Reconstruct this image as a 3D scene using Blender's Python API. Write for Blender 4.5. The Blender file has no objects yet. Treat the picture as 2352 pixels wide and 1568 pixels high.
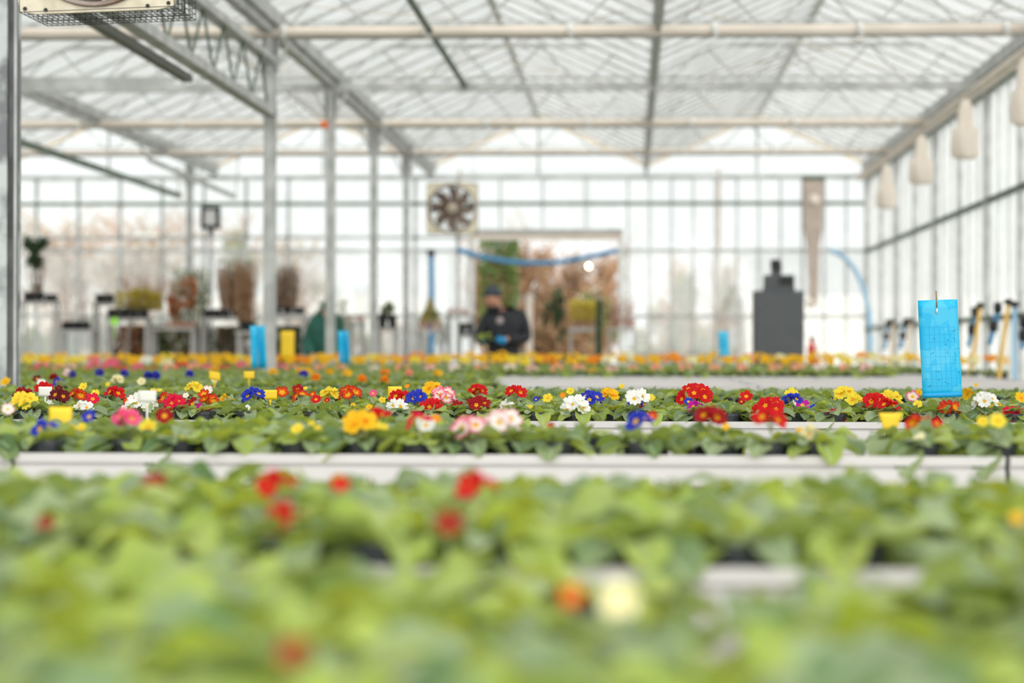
import bpy, math, random
import numpy as np
from mathutils import Vector, Matrix, Euler, noise
S = bpy.context.scene
C = S.collection
PI = math.pi
rnd = random.Random(7)

# ------------------------------------------------------------------ camera, sky, exposure
FPX, CX, CY = 5553.0, 1176.0, 784.0
CAM = Vector((0.0, 0.0, 1.03))
yaw = math.atan(274 / FPX)
pit = math.atan(16 / FPX)
fwd = Vector((-math.sin(yaw) * math.cos(pit), math.cos(yaw) * math.cos(pit), math.sin(pit)))
right = fwd.cross(Vector((0, 0, 1))).normalized()
up = right.cross(fwd).normalized()
roll = Matrix.Rotation(-0.0018, 3, fwd)
right = roll @ right
up = roll @ up
cam_d = bpy.data.cameras.new('camera')
cam = bpy.data.objects.new('camera', cam_d)
C.objects.link(cam)
cam.matrix_world = Matrix(((right.x, up.x, -fwd.x, CAM.x), (right.y, up.y, -fwd.y, CAM.y),
                           (right.z, up.z, -fwd.z, CAM.z), (0, 0, 0, 1)))
cam_d.sensor_width = 36.0
cam_d.lens = 85.0
cam_d.clip_end = 500
cam_d.dof.use_dof = True
cam_d.dof.focus_distance = 8.1
cam_d.dof.aperture_fstop = 2.45
S.camera = cam

w = bpy.data.worlds.new('overcast_sky')
S.world = w
w.use_nodes = True
nt = w.node_tree
bg = nt.nodes['Background']
tc = nt.nodes.new('ShaderNodeTexCoord')
ns = nt.nodes.new('ShaderNodeTexNoise')
ns.inputs['Scale'].default_value = 1.5
ns.inputs['Detail'].default_value = 3
cr = nt.nodes.new('ShaderNodeValToRGB')
cr.color_ramp.elements[0].position = 0.3
cr.color_ramp.elements[0].color = (0.93, 0.965, 0.96, 1)
cr.color_ramp.elements[1].position = 0.7
cr.color_ramp.elements[1].color = (0.96, 0.99, 0.985, 1)
nt.links.new(tc.outputs['Generated'], ns.inputs['Vector'])
nt.links.new(ns.outputs['Fac'], cr.inputs['Fac'])
nt.links.new(cr.outputs['Color'], bg.inputs['Color'])
bg.inputs['Strength'].default_value = 0.75

sun_d = bpy.data.lights.new('sun', 'SUN')
sun_d.energy = 4.2
sun_d.angle = math.radians(100)
sun_d.color = (1.0, 0.97, 0.92)
sun = bpy.data.objects.new('sun', sun_d)
C.objects.link(sun)
sun.rotation_euler = (math.radians(52), 0, math.radians(22))

S.view_settings.view_transform = 'Standard'
S.view_settings.look = 'None'
S.view_settings.exposure = 0.75
S.view_settings.gamma = 1.0
S.view_settings.use_curve_mapping = False
S.cycles.max_bounces = 8
S.cycles.diffuse_bounces = 4
S.cycles.transmission_bounces = 6
S.cycles.transparent_max_bounces = 24
S.cycles.sample_clamp_indirect = 6
S.cycles.caustics_reflective = False
S.cycles.caustics_refractive = False


def ray(u, v):
    return (fwd + right * ((u - CX) / FPX) + up * ((CY - v) / FPX))


def P(u, v, Y):
    d = ray(u, v)
    return CAM + d * (Y / d.y)


# ------------------------------------------------------------------ materials
def mat(name, col, rough=0.6, metal=0.0, var=0.0, scale=8.0, bump=0.0, spec=0.5, col2=None, island=0.0,
        translucent=None, emit=None, lo=0.35, hi=0.65, bscale=None):
    m = bpy.data.materials.new(name)
    m.use_nodes = True
    t = m.node_tree
    b = t.nodes['Principled BSDF']
    b.inputs['Roughness'].default_value = rough
    b.inputs['Metallic'].default_value = metal
    b.inputs['Specular IOR Level'].default_value = spec
    b.inputs['Base Color'].default_value = (*col, 1)
    src = None
    if col2 is not None or var > 0:
        tcn = t.nodes.new('ShaderNodeTexCoord')
        n = t.nodes.new('ShaderNodeTexNoise')
        n.inputs['Scale'].default_value = scale
        n.inputs['Detail'].default_value = 5
        t.links.new(tcn.outputs['Object'], n.inputs['Vector'])
        r = t.nodes.new('ShaderNodeValToRGB')
        r.color_ramp.elements[0].position = lo
        r.color_ramp.elements[1].position = hi
        c2 = col2 if col2 is not None else tuple(min(1, c * (1 + var)) for c in col)
        c1 = col if col2 is not None else tuple(c * (1 - var) for c in col)
        r.color_ramp.elements[0].color = (*c1, 1)
        r.color_ramp.elements[1].color = (*c2, 1)
        t.links.new(n.outputs['Fac'], r.inputs['Fac'])
        src = r.outputs['Color']
        t.links.new(src, b.inputs['Base Color'])
    if island > 0:
        g = t.nodes.new('ShaderNodeNewGeometry')
        oi = t.nodes.new('ShaderNodeObjectInfo')
        ad = t.nodes.new('ShaderNodeMath')
        ad.operation = 'ADD'
        fr = t.nodes.new('ShaderNodeMath')
        fr.operation = 'FRACT'
        t.links.new(g.outputs['Random Per Island'], ad.inputs[0])
        t.links.new(oi.outputs['Random'], ad.inputs[1])
        t.links.new(ad.outputs[0], fr.inputs[0])
        mr = t.nodes.new('ShaderNodeMapRange')
        mr.inputs['To Min'].default_value = 1 - island
        mr.inputs['To Max'].default_value = 1 + island
        t.links.new(fr.outputs[0], mr.inputs['Value'])
        hs = t.nodes.new('ShaderNodeHueSaturation')
        hs.inputs['Color'].default_value = (*col, 1)
        if src:
            t.links.new(src, hs.inputs['Color'])
        t.links.new(mr.outputs[0], hs.inputs['Value'])
        t.links.new(hs.outputs[0], b.inputs['Base Color'])
    if bump > 0:
        tcn = t.nodes.new('ShaderNodeTexCoord')
        n2 = t.nodes.new('ShaderNodeTexNoise')
        n2.inputs['Scale'].default_value = bscale or scale * 4
        n2.inputs['Detail'].default_value = 6
        t.links.new(tcn.outputs['Object'], n2.inputs['Vector'])
        bm_ = t.nodes.new('ShaderNodeBump')
        bm_.inputs['Strength'].default_value = bump
        bm_.inputs['Distance'].default_value = 0.01
        t.links.new(n2.outputs['Fac'], bm_.inputs['Height'])
        t.links.new(bm_.outputs[0], b.inputs['Normal'])
    if translucent:
        tl = t.nodes.new('ShaderNodeBsdfTranslucent')
        tl.inputs['Color'].default_value = (*translucent, 1)
        mx = t.nodes.new('ShaderNodeMixShader')
        mx.inputs[0].default_value = 0.3
        t.links.new(b.outputs[0], mx.inputs[1])
        t.links.new(tl.outputs[0], mx.inputs[2])
        t.links.new(mx.outputs[0], t.nodes['Material Output'].inputs['Surface'])
    if emit:
        b.inputs['Emission Color'].default_value = (*emit[0], 1)
        b.inputs['Emission Strength'].default_value = emit[1]
    return m


def glass(name, haze, tint=(0.985, 0.995, 0.99), hcol=(0.93, 0.92, 0.905)):
    """thin horticultural glass: mostly clear, with a dusty limewashed haze"""
    m = bpy.data.materials.new(name)
    m.use_nodes = True
    t = m.node_tree
    t.nodes.clear()
    out = t.nodes.new('ShaderNodeOutputMaterial')
    tr = t.nodes.new('ShaderNodeBsdfTransparent')
    tr.inputs['Color'].default_value = (*tint, 1)
    df = t.nodes.new('ShaderNodeBsdfDiffuse')
    df.inputs['Color'].default_value = (*hcol, 1)
    tl = t.nodes.new('ShaderNodeBsdfTranslucent')
    tl.inputs['Color'].default_value = (*hcol, 1)
    mx = t.nodes.new('ShaderNodeMixShader')
    mx.inputs[0].default_value = 0.65
    t.links.new(df.outputs[0], mx.inputs[1])
    t.links.new(tl.outputs[0], mx.inputs[2])
    m2 = t.nodes.new('ShaderNodeMixShader')
    tcn = t.nodes.new('ShaderNodeTexCoord')
    n = t.nodes.new('ShaderNodeTexNoise')
    n.inputs['Scale'].default_value = 1.7
    n.inputs['Detail'].default_value = 4
    oi = t.nodes.new('ShaderNodeObjectInfo')
    va = t.nodes.new('ShaderNodeVectorMath')
    t.links.new(tcn.outputs['Object'], va.inputs[0])
    t.links.new(oi.outputs['Location'], va.inputs[1])
    t.links.new(va.outputs[0], n.inputs['Vector'])
    mr = t.nodes.new('ShaderNodeMapRange')
    mr.inputs['From Min'].default_value = 0.3
    mr.inputs['From Max'].default_value = 0.7
    mr.inputs['To Min'].default_value = haze * 0.75
    mr.inputs['To Max'].default_value = min(1, haze * 1.25)
    t.links.new(n.outputs['Fac'], mr.inputs['Value'])
    t.links.new(mr.outputs[0], m2.inputs[0])
    t.links.new(tr.outputs[0], m2.inputs[1])
    t.links.new(mx.outputs[0], m2.inputs[2])
    gl = t.nodes.new('ShaderNodeBsdfGlossy')
    gl.inputs['Roughness'].default_value = 0.05
    m3 = t.nodes.new('ShaderNodeMixShader')
    m3.inputs[0].default_value = 0.04
    t.links.new(m2.outputs[0], m3.inputs[1])
    t.links.new(gl.outputs[0], m3.inputs[2])
    t.links.new(m3.outputs[0], out.inputs['Surface'])
    return m


def leaf_mat(name, cola, colb, tcol):
    m = bpy.data.materials.new(name)
    m.use_nodes = True
    t = m.node_tree
    b = t.nodes['Principled BSDF']
    b.inputs['Roughness'].default_value = 0.48
    b.inputs['Specular IOR Level'].default_value = 0.65
    b.inputs['Sheen Weight'].default_value = 0.15
    b.inputs['Sheen Roughness'].default_value = 0.5
    g = t.nodes.new('ShaderNodeNewGeometry')
    oi = t.nodes.new('ShaderNodeObjectInfo')
    ad = t.nodes.new('ShaderNodeMath')
    fr = t.nodes.new('ShaderNodeMath')
    fr.operation = 'FRACT'
    t.links.new(g.outputs['Random Per Island'], ad.inputs[0])
    t.links.new(oi.outputs['Random'], ad.inputs[1])
    t.links.new(ad.outputs[0], fr.inputs[0])
    mx = t.nodes.new('ShaderNodeMix')
    mx.data_type = 'RGBA'
    mx.inputs['A'].default_value = (*cola, 1)
    mx.inputs['B'].default_value = (*colb, 1)
    t.links.new(fr.outputs[0], mx.inputs['Factor'])
    uv = t.nodes.new('ShaderNodeUVMap')
    sp = t.nodes.new('ShaderNodeSeparateXYZ')
    t.links.new(uv.outputs[0], sp.inputs[0])
    # midrib: |x-0.5| small -> paler
    sb = t.nodes.new('ShaderNodeMath')
    sb.operation = 'SUBTRACT'
    sb.inputs[1].default_value = 0.5
    t.links.new(sp.outputs['X'], sb.inputs[0])
    ab = t.nodes.new('ShaderNodeMath')
    ab.operation = 'ABSOLUTE'
    t.links.new(sb.outputs[0], ab.inputs[0])
    mr = t.nodes.new('ShaderNodeMapRange')
    mr.inputs['From Min'].default_value = 0.02
    mr.inputs['From Max'].default_value = 0.07
    mr.inputs['To Min'].default_value = 0.75
    mr.inputs['To Max'].default_value = 0.0
    t.links.new(ab.outputs[0], mr.inputs['Value'])
    # side veins: wave of y + |x|
    m1 = t.nodes.new('ShaderNodeMath')
    m1.operation = 'MULTIPLY_ADD'
    m1.inputs[1].default_value = -0.55
    t.links.new(ab.outputs[0], m1.inputs[0])
    t.links.new(sp.outputs['Y'], m1.inputs[2])
    m2 = t.nodes.new('ShaderNodeMath')
    m2.operation = 'MULTIPLY'
    m2.inputs[1].default_value = 58.0
    t.links.new(m1.outputs[0], m2.inputs[0])
    sn = t.nodes.new('ShaderNodeMath')
    sn.operation = 'SINE'
    t.links.new(m2.outputs[0], sn.inputs[0])
    nz = t.nodes.new('ShaderNodeTexNoise')
    nz.inputs['Scale'].default_value = 14
    nz.inputs['Detail'].default_value = 4
    t.links.new(uv.outputs[0], nz.inputs['Vector'])
    hh = t.nodes.new('ShaderNodeMath')
    hh.operation = 'MULTIPLY_ADD'
    hh.inputs[1].default_value = 0.5
    t.links.new(sn.outputs[0], hh.inputs[0])
    t.links.new(nz.outputs['Fac'], hh.inputs[2])
    bp = t.nodes.new('ShaderNodeBump')
    bp.inputs['Strength'].default_value = 0.55
    bp.inputs['Distance'].default_value = 0.0022
    t.links.new(hh.outputs[0], bp.inputs['Height'])
    t.links.new(bp.outputs[0], b.inputs['Normal'])
    mm = t.nodes.new('ShaderNodeMix')
    mm.data_type = 'RGBA'
    mm.inputs['B'].default_value = (0.52, 0.62, 0.36, 1)
    t.links.new(mr.outputs[0], mm.inputs['Factor'])
    t.links.new(mx.outputs['Result'], mm.inputs['A'])
    t.links.new(mm.outputs['Result'], b.inputs['Base Color'])
    tl = t.nodes.new('ShaderNodeBsdfTranslucent')
    tl.inputs['Color'].default_value = (*tcol, 1)
    ms = t.nodes.new('ShaderNodeMixShader')
    ms.inputs[0].default_value = 0.36
    t.links.new(b.outputs[0], ms.inputs[1])
    t.links.new(tl.outputs[0], ms.inputs[2])
    t.links.new(ms.outputs[0], t.nodes['Material Output'].inputs['Surface'])
    return m


def petal_mat(name, eye, mid, edge, stops=(0.30, 0.34, 0.8)):
    m = bpy.data.materials.new(name)
    m.use_nodes = True
    t = m.node_tree
    b = t.nodes['Principled BSDF']
    b.inputs['Roughness'].default_value = 0.6
    b.inputs['Specular IOR Level'].default_value = 0.25
    uv = t.nodes.new('ShaderNodeUVMap')
    sp = t.nodes.new('ShaderNodeSeparateXYZ')
    t.links.new(uv.outputs[0], sp.inputs[0])
    r = t.nodes.new('ShaderNodeValToRGB')
    e = r.color_ramp.elements
    e[0].position = 0.0
    e[0].color = (eye[0], eye[1] * 0.75, eye[2], 1)
    e[1].position = 1.0
    e[1].color = (*edge, 1)
    for p, c in ((stops[0], eye), (stops[1], mid), (stops[2], mid)):
        x = e.new(p)
        x.color = (*c, 1)
    t.links.new(sp.outputs['X'], r.inputs['Fac'])
    t.links.new(r.outputs['Color'], b.inputs['Base Color'])
    tl = t.nodes.new('ShaderNodeBsdfTranslucent')
    t.links.new(r.outputs['Color'], tl.inputs['Color'])
    ms = t.nodes.new('ShaderNodeMixShader')
    ms.inputs[0].default_value = 0.3
    t.links.new(b.outputs[0], ms.inputs[1])
    t.links.new(tl.outputs[0], ms.inputs[2])
    t.links.new(ms.outputs[0], t.nodes['Material Output'].inputs['Surface'])
    return m


M = {}
M['galv'] = mat('galvanised_steel', (0.40, 0.41, 0.40), 0.5, 0.2, col2=(0.56, 0.57, 0.56), scale=5, lo=0.4, hi=0.6)
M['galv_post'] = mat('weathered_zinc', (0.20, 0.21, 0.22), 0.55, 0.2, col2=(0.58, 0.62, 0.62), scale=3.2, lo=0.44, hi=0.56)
M['zinc_shade'] = mat('shaded_weathered_zinc', (0.09, 0.09, 0.10), 0.6, 0.1, col2=(0.20, 0.21, 0.22), scale=4, lo=0.42, hi=0.62)  # weathered zinc, darkened to paint in the shade of a channel recess
M['greensteel'] = mat('mossy_steel', (0.13, 0.17, 0.13), 0.6, 0.2, var=0.3, scale=6)
M['cream'] = mat('aged_screen_fabric', (0.80, 0.71, 0.62), 0.85, var=0.08, scale=3)
M['alu'] = mat('aluminium_bar', (0.66, 0.67, 0.65), 0.45, 0.25, var=0.08)
M['rim'] = mat('bench_aluminium', (0.60, 0.585, 0.575), 0.38, 0.12, var=0.05, scale=2)
M['tray'] = mat('bench_tray', (0.54, 0.50, 0.48), 0.8, var=0.25, scale=9, bump=0.3)
M['pot'] = mat('charcoal_plastic', (0.035, 0.04, 0.05), 0.42, var=0.2, scale=20)
M['soil'] = mat('peat_soil', (0.035, 0.022, 0.015), 0.95, var=0.5, scale=60, bump=0.8)
M['floor'] = mat('stained_concrete', (0.33, 0.31, 0.29), 0.85, var=0.2, scale=1.2, bump=0.2)
M['ground'] = mat('gravel_yard', (0.42, 0.40, 0.36), 0.95, var=0.3, scale=3, bump=0.3)
M['roofglass'] = glass('roof_glass', 0.42, hcol=(0.52, 0.52, 0.51))
M['clearglass'] = glass('clear_wall_glass', 0.12, hcol=(0.8, 0.81, 0.8))
M['wallglass'] = glass('wall_glass', 0.30, hcol=(0.8, 0.81, 0.8))
M['sideglass'] = glass('side_wall_glass', 0.42, hcol=(0.7, 0.7, 0.69))
M['plate'] = mat('dirty_cream_enamel', (0.62, 0.54, 0.40), 0.5, col2=(0.78, 0.71, 0.56), scale=14, lo=0.3, hi=0.6)
M['wire'] = mat('black_wire', (0.02, 0.022, 0.02), 0.5, 0.3)
M['dirtmetal'] = mat('rusty_fan_blade', (0.20, 0.12, 0.07), 0.6, 0.2, col2=(0.42, 0.36, 0.33), scale=6)
M['hub'] = mat('fan_hub', (0.70, 0.60, 0.48), 0.6)
M['black'] = mat('black_plastic', (0.012, 0.013, 0.014), 0.5)
M['cabinet'] = mat('slate_grey_paint', (0.085, 0.092, 0.10), 0.45, var=0.05)
M['blue'] = mat('blue_sticky_sheet', (0.0, 0.48, 0.84), 0.45, col2=(0.05, 0.55, 0.86), scale=9, lo=0.5, hi=0.53)
M['bluedark'] = mat('blue_sheet_border', (0.0, 0.37, 0.78), 0.5)
M['grid'] = mat('printed_grid_line', (0.0, 0.36, 0.72), 0.5)
M['yellowsheet'] = mat('yellow_card', (0.95, 0.63, 0.02), 0.5, var=0.04)
M['whitecard'] = mat('white_label_plastic', (0.78, 0.76, 0.73), 0.4)
M['ink'] = mat('dark_fly_speck', (0.01, 0.05, 0.09), 0.6)
M['bluehose'] = mat('blue_hose', (0.05, 0.26, 0.50), 0.45)
M['lightblue'] = mat('pale_blue_hose', (0.32, 0.55, 0.75), 0.4)
M['yellowpole'] = mat('yellow_pole', (0.78, 0.50, 0.12), 0.6)
M['tan'] = mat('tan_pole', (0.72, 0.56, 0.38), 0.7)
M['terracotta'] = mat('terracotta', (0.46, 0.26, 0.20), 0.85, var=0.15)
M['shelf'] = mat('grey_shelf', (0.42, 0.41, 0.39), 0.7, var=0.12)
M['wood'] = mat('twig_bark', (0.24, 0.15, 0.10), 0.9, var=0.3)
M['reddish'] = mat('willow_bark', (0.34, 0.19, 0.10), 0.9, var=0.3)
M['orange'] = mat('orange_box', (0.85, 0.16, 0.02), 0.5)
M['red'] = mat('red_paint', (0.62, 0.04, 0.02), 0.4)
M['lime'] = mat('lime_label', (0.35, 0.85, 0.05), 0.5)
M['duct'] = mat('beige_duct', (0.52, 0.43, 0.37), 0.7, var=0.1)
M['traygrey'] = mat('dull_tray_steel', (0.19, 0.19, 0.17), 0.6, 0.1, var=0.1)
M['skin'] = mat('skin', (0.62, 0.30, 0.20), 0.6)
M['jacket'] = mat('black_jacket', (0.014, 0.015, 0.021), 0.7, var=0.3, scale=12)
M['gjacket'] = mat('dark_green_jacket', (0.008, 0.085, 0.06), 0.7, var=0.25, scale=7)
M['cap'] = mat('charcoal_knit', (0.045, 0.055, 0.07), 0.85)
M['glove'] = mat('blue_glove', (0.02, 0.36, 0.72), 0.4)
M['trousers'] = mat('black_trousers', (0.015, 0.015, 0.02), 0.8)
M['patch'] = mat('pale_chest_patch', (0.42, 0.34, 0.36), 0.7)
M['boot'] = mat('work_boot', (0.03, 0.02, 0.015), 0.7)
M['eye'] = mat('dark_eye', (0.02, 0.02, 0.02), 0.3)
M['lampglow'] = mat('warm_lamp_glass', (1, 0.9, 0.6), 0.4, emit=((1.0, 0.85, 0.5), 7.0))
M['lampface'] = mat('floodlight_glass', (0.62, 0.62, 0.6), 0.2)
M['tunnel'] = mat('polytunnel_film', (0.72, 0.70, 0.66), 0.6, var=0.05)
M['leafA'] = leaf_mat('primrose_leaf', (0.070, 0.165, 0.045), (0.38, 0.47, 0.27), (0.50, 0.62, 0.05))
M['leafB'] = leaf_mat('young_primrose_leaf', (0.30, 0.43, 0.06), (0.47, 0.58, 0.13), (0.68, 0.74, 0.04))
M['stem'] = mat('flower_stalk', (0.36, 0.42, 0.20), 0.6)
M['fgreen'] = mat('shrub_green', (0.09, 0.16, 0.04), 0.7, island=0.5, translucent=(0.2, 0.35, 0.04))
M['fdark'] = mat('shrub_dark', (0.035, 0.075, 0.025), 0.7, island=0.5)
M['fyellow'] = mat('golden_foliage', (0.50, 0.42, 0.05), 0.7, island=0.3, translucent=(0.7, 0.55, 0.05))
M['forange'] = mat('russet_foliage', (0.45, 0.15, 0.04), 0.7, island=0.4)
M['folive'] = mat('olive_foliage', (0.20, 0.23, 0.08), 0.7, island=0.4)
M['fbrown'] = mat('dry_brown_foliage', (0.26, 0.16, 0.08), 0.8, island=0.4)
M['fpale'] = mat('catkin_foliage', (0.42, 0.36, 0.26), 0.8, island=0.3)
YE = (0.95, 0.50, 0.01)
PET = {
    'red': petal_mat('petal_red', YE, (0.62, 0.003, 0.008), (0.70, 0.006, 0.006)),
    'dark red': petal_mat('petal_dark_red', YE, (0.36, 0.002, 0.006), (0.27, 0.002, 0.006)),
    'crimson': petal_mat('petal_crimson', (0.95, 0.45, 0.03), (0.74, 0.004, 0.05), (0.66, 0.004, 0.06)),
    'orange-red': petal_mat('petal_flame', YE, (0.74, 0.07, 0.004), (0.42, 0.004, 0.003), (0.34, 0.5, 0.62)),
    'maroon': petal_mat('petal_maroon', (0.95, 0.42, 0.01), (0.13, 0.004, 0.01), (0.10, 0.003, 0.01)),
    'yellow': petal_mat('petal_yellow', (0.94, 0.52, 0.01), (0.93, 0.72, 0.05), (0.93, 0.76, 0.08)),
    'golden': petal_mat('petal_golden', (0.93, 0.36, 0.005), (0.93, 0.53, 0.012), (0.93, 0.60, 0.02)),
    'orange': petal_mat('petal_orange', (0.93, 0.45, 0.01), (0.90, 0.28, 0.01), (0.90, 0.33, 0.02)),
    'white': petal_mat('petal_white', (0.94, 0.55, 0.02), (0.90, 0.90, 0.86), (0.92, 0.92, 0.89), (0.26, 0.30, 0.8)),
    'cream': petal_mat('petal_cream', (0.92, 0.65, 0.10), (0.90, 0.84, 0.50), (0.92, 0.88, 0.62)),
    'blue': petal_mat('petal_blue', (0.94, 0.58, 0.03), (0.020, 0.035, 0.46), (0.04, 0.07, 0.56)),
    'magenta': petal_mat('petal_magenta', (0.94, 0.58, 0.03), (0.62, 0.008, 0.36), (0.66, 0.01, 0.40)),
    'pink-white': petal_mat('petal_pink_white', (0.94, 0.58, 0.03), (0.90, 0.82, 0.78), (0.82, 0.02, 0.16), (0.30, 0.4, 0.5)),
    'white-pink': petal_mat('petal_white_pink', (0.94, 0.62, 0.08), (0.91, 0.87, 0.82), (0.88, 0.30, 0.38), (0.26, 0.32, 0.75)),
    'ruby red': petal_mat('petal_ruby', (0.75, 0.10, 0.01), (0.60, 0.001, 0.006), (0.62, 0.002, 0.008)),
    'rust red': petal_mat('petal_rust', (0.40, 0.07, 0.01), (0.28, 0.015, 0.008), (0.26, 0.01, 0.01)),
    'salmon': petal_mat('petal_salmon', (0.93, 0.6, 0.08), (0.90, 0.38, 0.27), (0.88, 0.30, 0.27)),
    'pink': petal_mat('petal_pink', (0.94, 0.5, 0.1), (0.86, 0.10, 0.24), (0.86, 0.12, 0.30)),
}


# ------------------------------------------------------------------ mesh building
class MB:
    def __init__(s):
        s.v, s.f, s.uv = [], [], None

    def box(s, x0, x1, y0, y1, z0, z1):
        b = len(s.v)
        s.v += [(x0, y0, z0), (x1, y0, z0), (x1, y1, z0), (x0, y1, z0), (x0, y0, z1), (x1, y0, z1), (x1, y1, z1), (x0, y1, z1)]
        s.f += [tuple(b + i for i in q) for q in ((0, 3, 2, 1), (4, 5, 6, 7), (0, 1, 5, 4), (1, 2, 6, 5), (2, 3, 7, 6), (3, 0, 4, 7))]
        return s

    def bar(s, a, b, wx, wy=None, n=4, r1=None):
        """prism / tube between two points; n sides"""
        a, b = Vector(a), Vector(b)
        d = (b - a)
        if d.length < 1e-6:
            return s
        d.normalize()
        ref = Vector((0, 0, 1)) if abs(d.z) < 0.9 else Vector((0, 1, 0))
        p = d.cross(ref).normalized()
        q = p.cross(d).normalized()
        wy = wx if wy is None else wy
        k = 1.0 if r1 is None else r1
        base = len(s.v)
        off = PI / 4 if n == 4 else 0
        g = 1.41421 if n == 4 else 1.0
        for (c, sc) in ((a, 1.0), (b, k)):
            for i in range(n):
                t = 2 * PI * i / n + off
                s.v.append(tuple(c + p * (math.cos(t) * wx / 2 * g * sc) + q * (math.sin(t) * wy / 2 * g * sc)))
        for i in range(n):
            j = (i + 1) % n
            s.f.append((base + i, base + j, base + n + j, base + n + i))
        s.f.append(tuple(base + i for i in reversed(range(n))))
        s.f.append(tuple(base + n + i for i in range(n)))
        return s

    def tube(s, pts, r, n=8, r_end=None):
        pts = [Vector(p) for p in pts]
        base = len(s.v)
        L = len(pts)
        for i, p in enumerate(pts):
            d = (pts[min(i + 1, L - 1)] - pts[max(i - 1, 0)]).normalized()
            ref = Vector((0, 0, 1)) if abs(d.z) < 0.9 else Vector((0, 1, 0))
            a = d.cross(ref).normalized()
            b = a.cross(d).normalized()
            rr = r if r_end is None else r + (r_end - r) * i / (L - 1)
            for k in range(n):
                t = 2 * PI * k / n
                s.v.append(tuple(p + a * math.cos(t) * rr + b * math.sin(t) * rr))
        for i in range(L - 1):
            for k in range(n):
                j = (k + 1) % n
                s.f.append((base + i * n + k, base + i * n + j, base + (i + 1) * n + j, base + (i + 1) * n + k))
        s.f.append(tuple(base + k for k in reversed(range(n))))
        s.f.append(tuple(base + (L - 1) * n + k for k in range(n)))
        return s

    def lathe(s, prof, n=16, c=(0, 0, 0), cap=True, squash=(1, 1)):
        base = len(s.v)
        for (r, z) in prof:
            for k in range(n):
                t = 2 * PI * k / n
                s.v.append((c[0] + r * math.cos(t) * squash[0], c[1] + r * math.sin(t) * squash[1], c[2] + z))
        for i in range(len(prof) - 1):
            for k in range(n):
                j = (k + 1) % n
                s.f.append((base + i * n + k, base + i * n + j, base + (i + 1) * n + j, base + (i + 1) * n + k))
        if cap:
            s.f.append(tuple(base + k for k in reversed(range(n))))
            s.f.append(tuple(base + (len(prof) - 1) * n + k for k in range(n)))
        return s

    def mesh(s, name, m, smooth=False):
        me = bpy.data.meshes.new(name)
        me.from_pydata([tuple(v) for v in s.v], [], s.f)
        if m:
            me.materials.append(m)
        if smooth:
            me.polygons.foreach_set('use_smooth', [True] * len(me.polygons))
        me.update()
        return me

    def build(s, name, m, parent=None, smooth=False, bevel=0.0):
        o = bpy.data.objects.new(name, s.mesh(name, m, smooth))
        C.objects.link(o)
        if parent:
            o.parent = parent
        if bevel:
            md = o.modifiers.new('edge', 'BEVEL')
            md.width = bevel
            md.segments = 2
            md.limit_method = 'ANGLE'
        return o


def tag(o, label=None, cat=None, group=None, kind=None):
    if label:
        o['label'] = label
    if cat:
        o['category'] = cat
    if group:
        o['group'] = group
    if kind:
        o['kind'] = kind
    return o


def empty(name, loc=(0, 0, 0), rz=0.0):
    o = bpy.data.objects.new(name, None)
    o.empty_display_size = 0.05
    C.objects.link(o)
    o.location = loc
    o.rotation_euler = (0, 0, rz)
    return o


def inst(name, me, parent=None, loc=(0, 0, 0), rot=None, scale=None):
    o = bpy.data.objects.new(name, me)
    C.objects.link(o)
    if parent:
        o.parent = parent
    o.location = loc
    if rot is not None:
        o.rotation_euler = rot
    if scale is not None:
        o.scale = scale
    return o


# ------------------------------------------------------------------ the setting
XV = [-9.39, -6.18, -2.96, 0.215, 3.47]        # roof valleys
HB = CAM.z + 2.53                              # underside of the trusses
HG = HB + 0.17                                 # gutter level
RISE = 0.72
YB = 35.7                                      # far wall
TR = [11.7 + 4 * i for i in range(6)]          # truss positions (last 31.7)

fl = MB().box(-9.6, 3.6, -2.0, YB + 0.05, -0.1, 0.0).build('floor', M['floor'])
tag(fl, 'grey stained concrete floor under all the grow benches', 'floor', kind='structure')
gr = MB().box(-60, 60, YB + 0.05, 140, -0.14, -0.02).build('ground', M['ground'])
tag(gr, 'pale gravel yard outside, beyond the far glass wall', 'ground', kind='structure')

# roof spans
PP = 0.5
span_names = ['farthest out behind the lit floodlight post', 'over the potted shrubs on shelves',
              'over the hanging wall fan and the open doorway', 'next to the glass side wall']
for si in range(4):
    xa, xb = XV[si], XV[si + 1]
    xm = (xa + xb) / 2
    half = (xb - xa) / 2
    PP = 0.62 if si == 3 else 0.8
    L = math.hypot(half, RISE)
    ang = math.atan2(RISE, half)
    e = empty('ceiling', (xm, 0, HG))
    tag(e, 'pitched glass roof span ' + span_names[si], 'roof', kind='structure')
    pane = MB().box(-L / 2 + 0.03, L / 2 - 0.03, 0.02, PP - 0.02, -0.003, 0.003).mesh('glass_pane', M['roofglass'])
    gbar = MB().box(-L / 2, L / 2, -0.018, 0.018, -0.02, 0.008).mesh('glazing_bar', M['galv'])
    n = int((YB + 2) / PP)
    for sgn in (-1, 1):
        for k in range(n):
            y = YB - (k + 1) * PP
            lc = (sgn * half / 2, y, RISE / 2)
            rt = (0, ang * sgn, 0)
            inst('glass_pane', pane, e, lc, rt)
            inst('glazing_bar', gbar, e, lc, rt)
    MB().bar((0, -2, RISE), (0, YB, RISE), 0.06, 0.07).build('ridge_beam', M['alu'], e)
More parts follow.
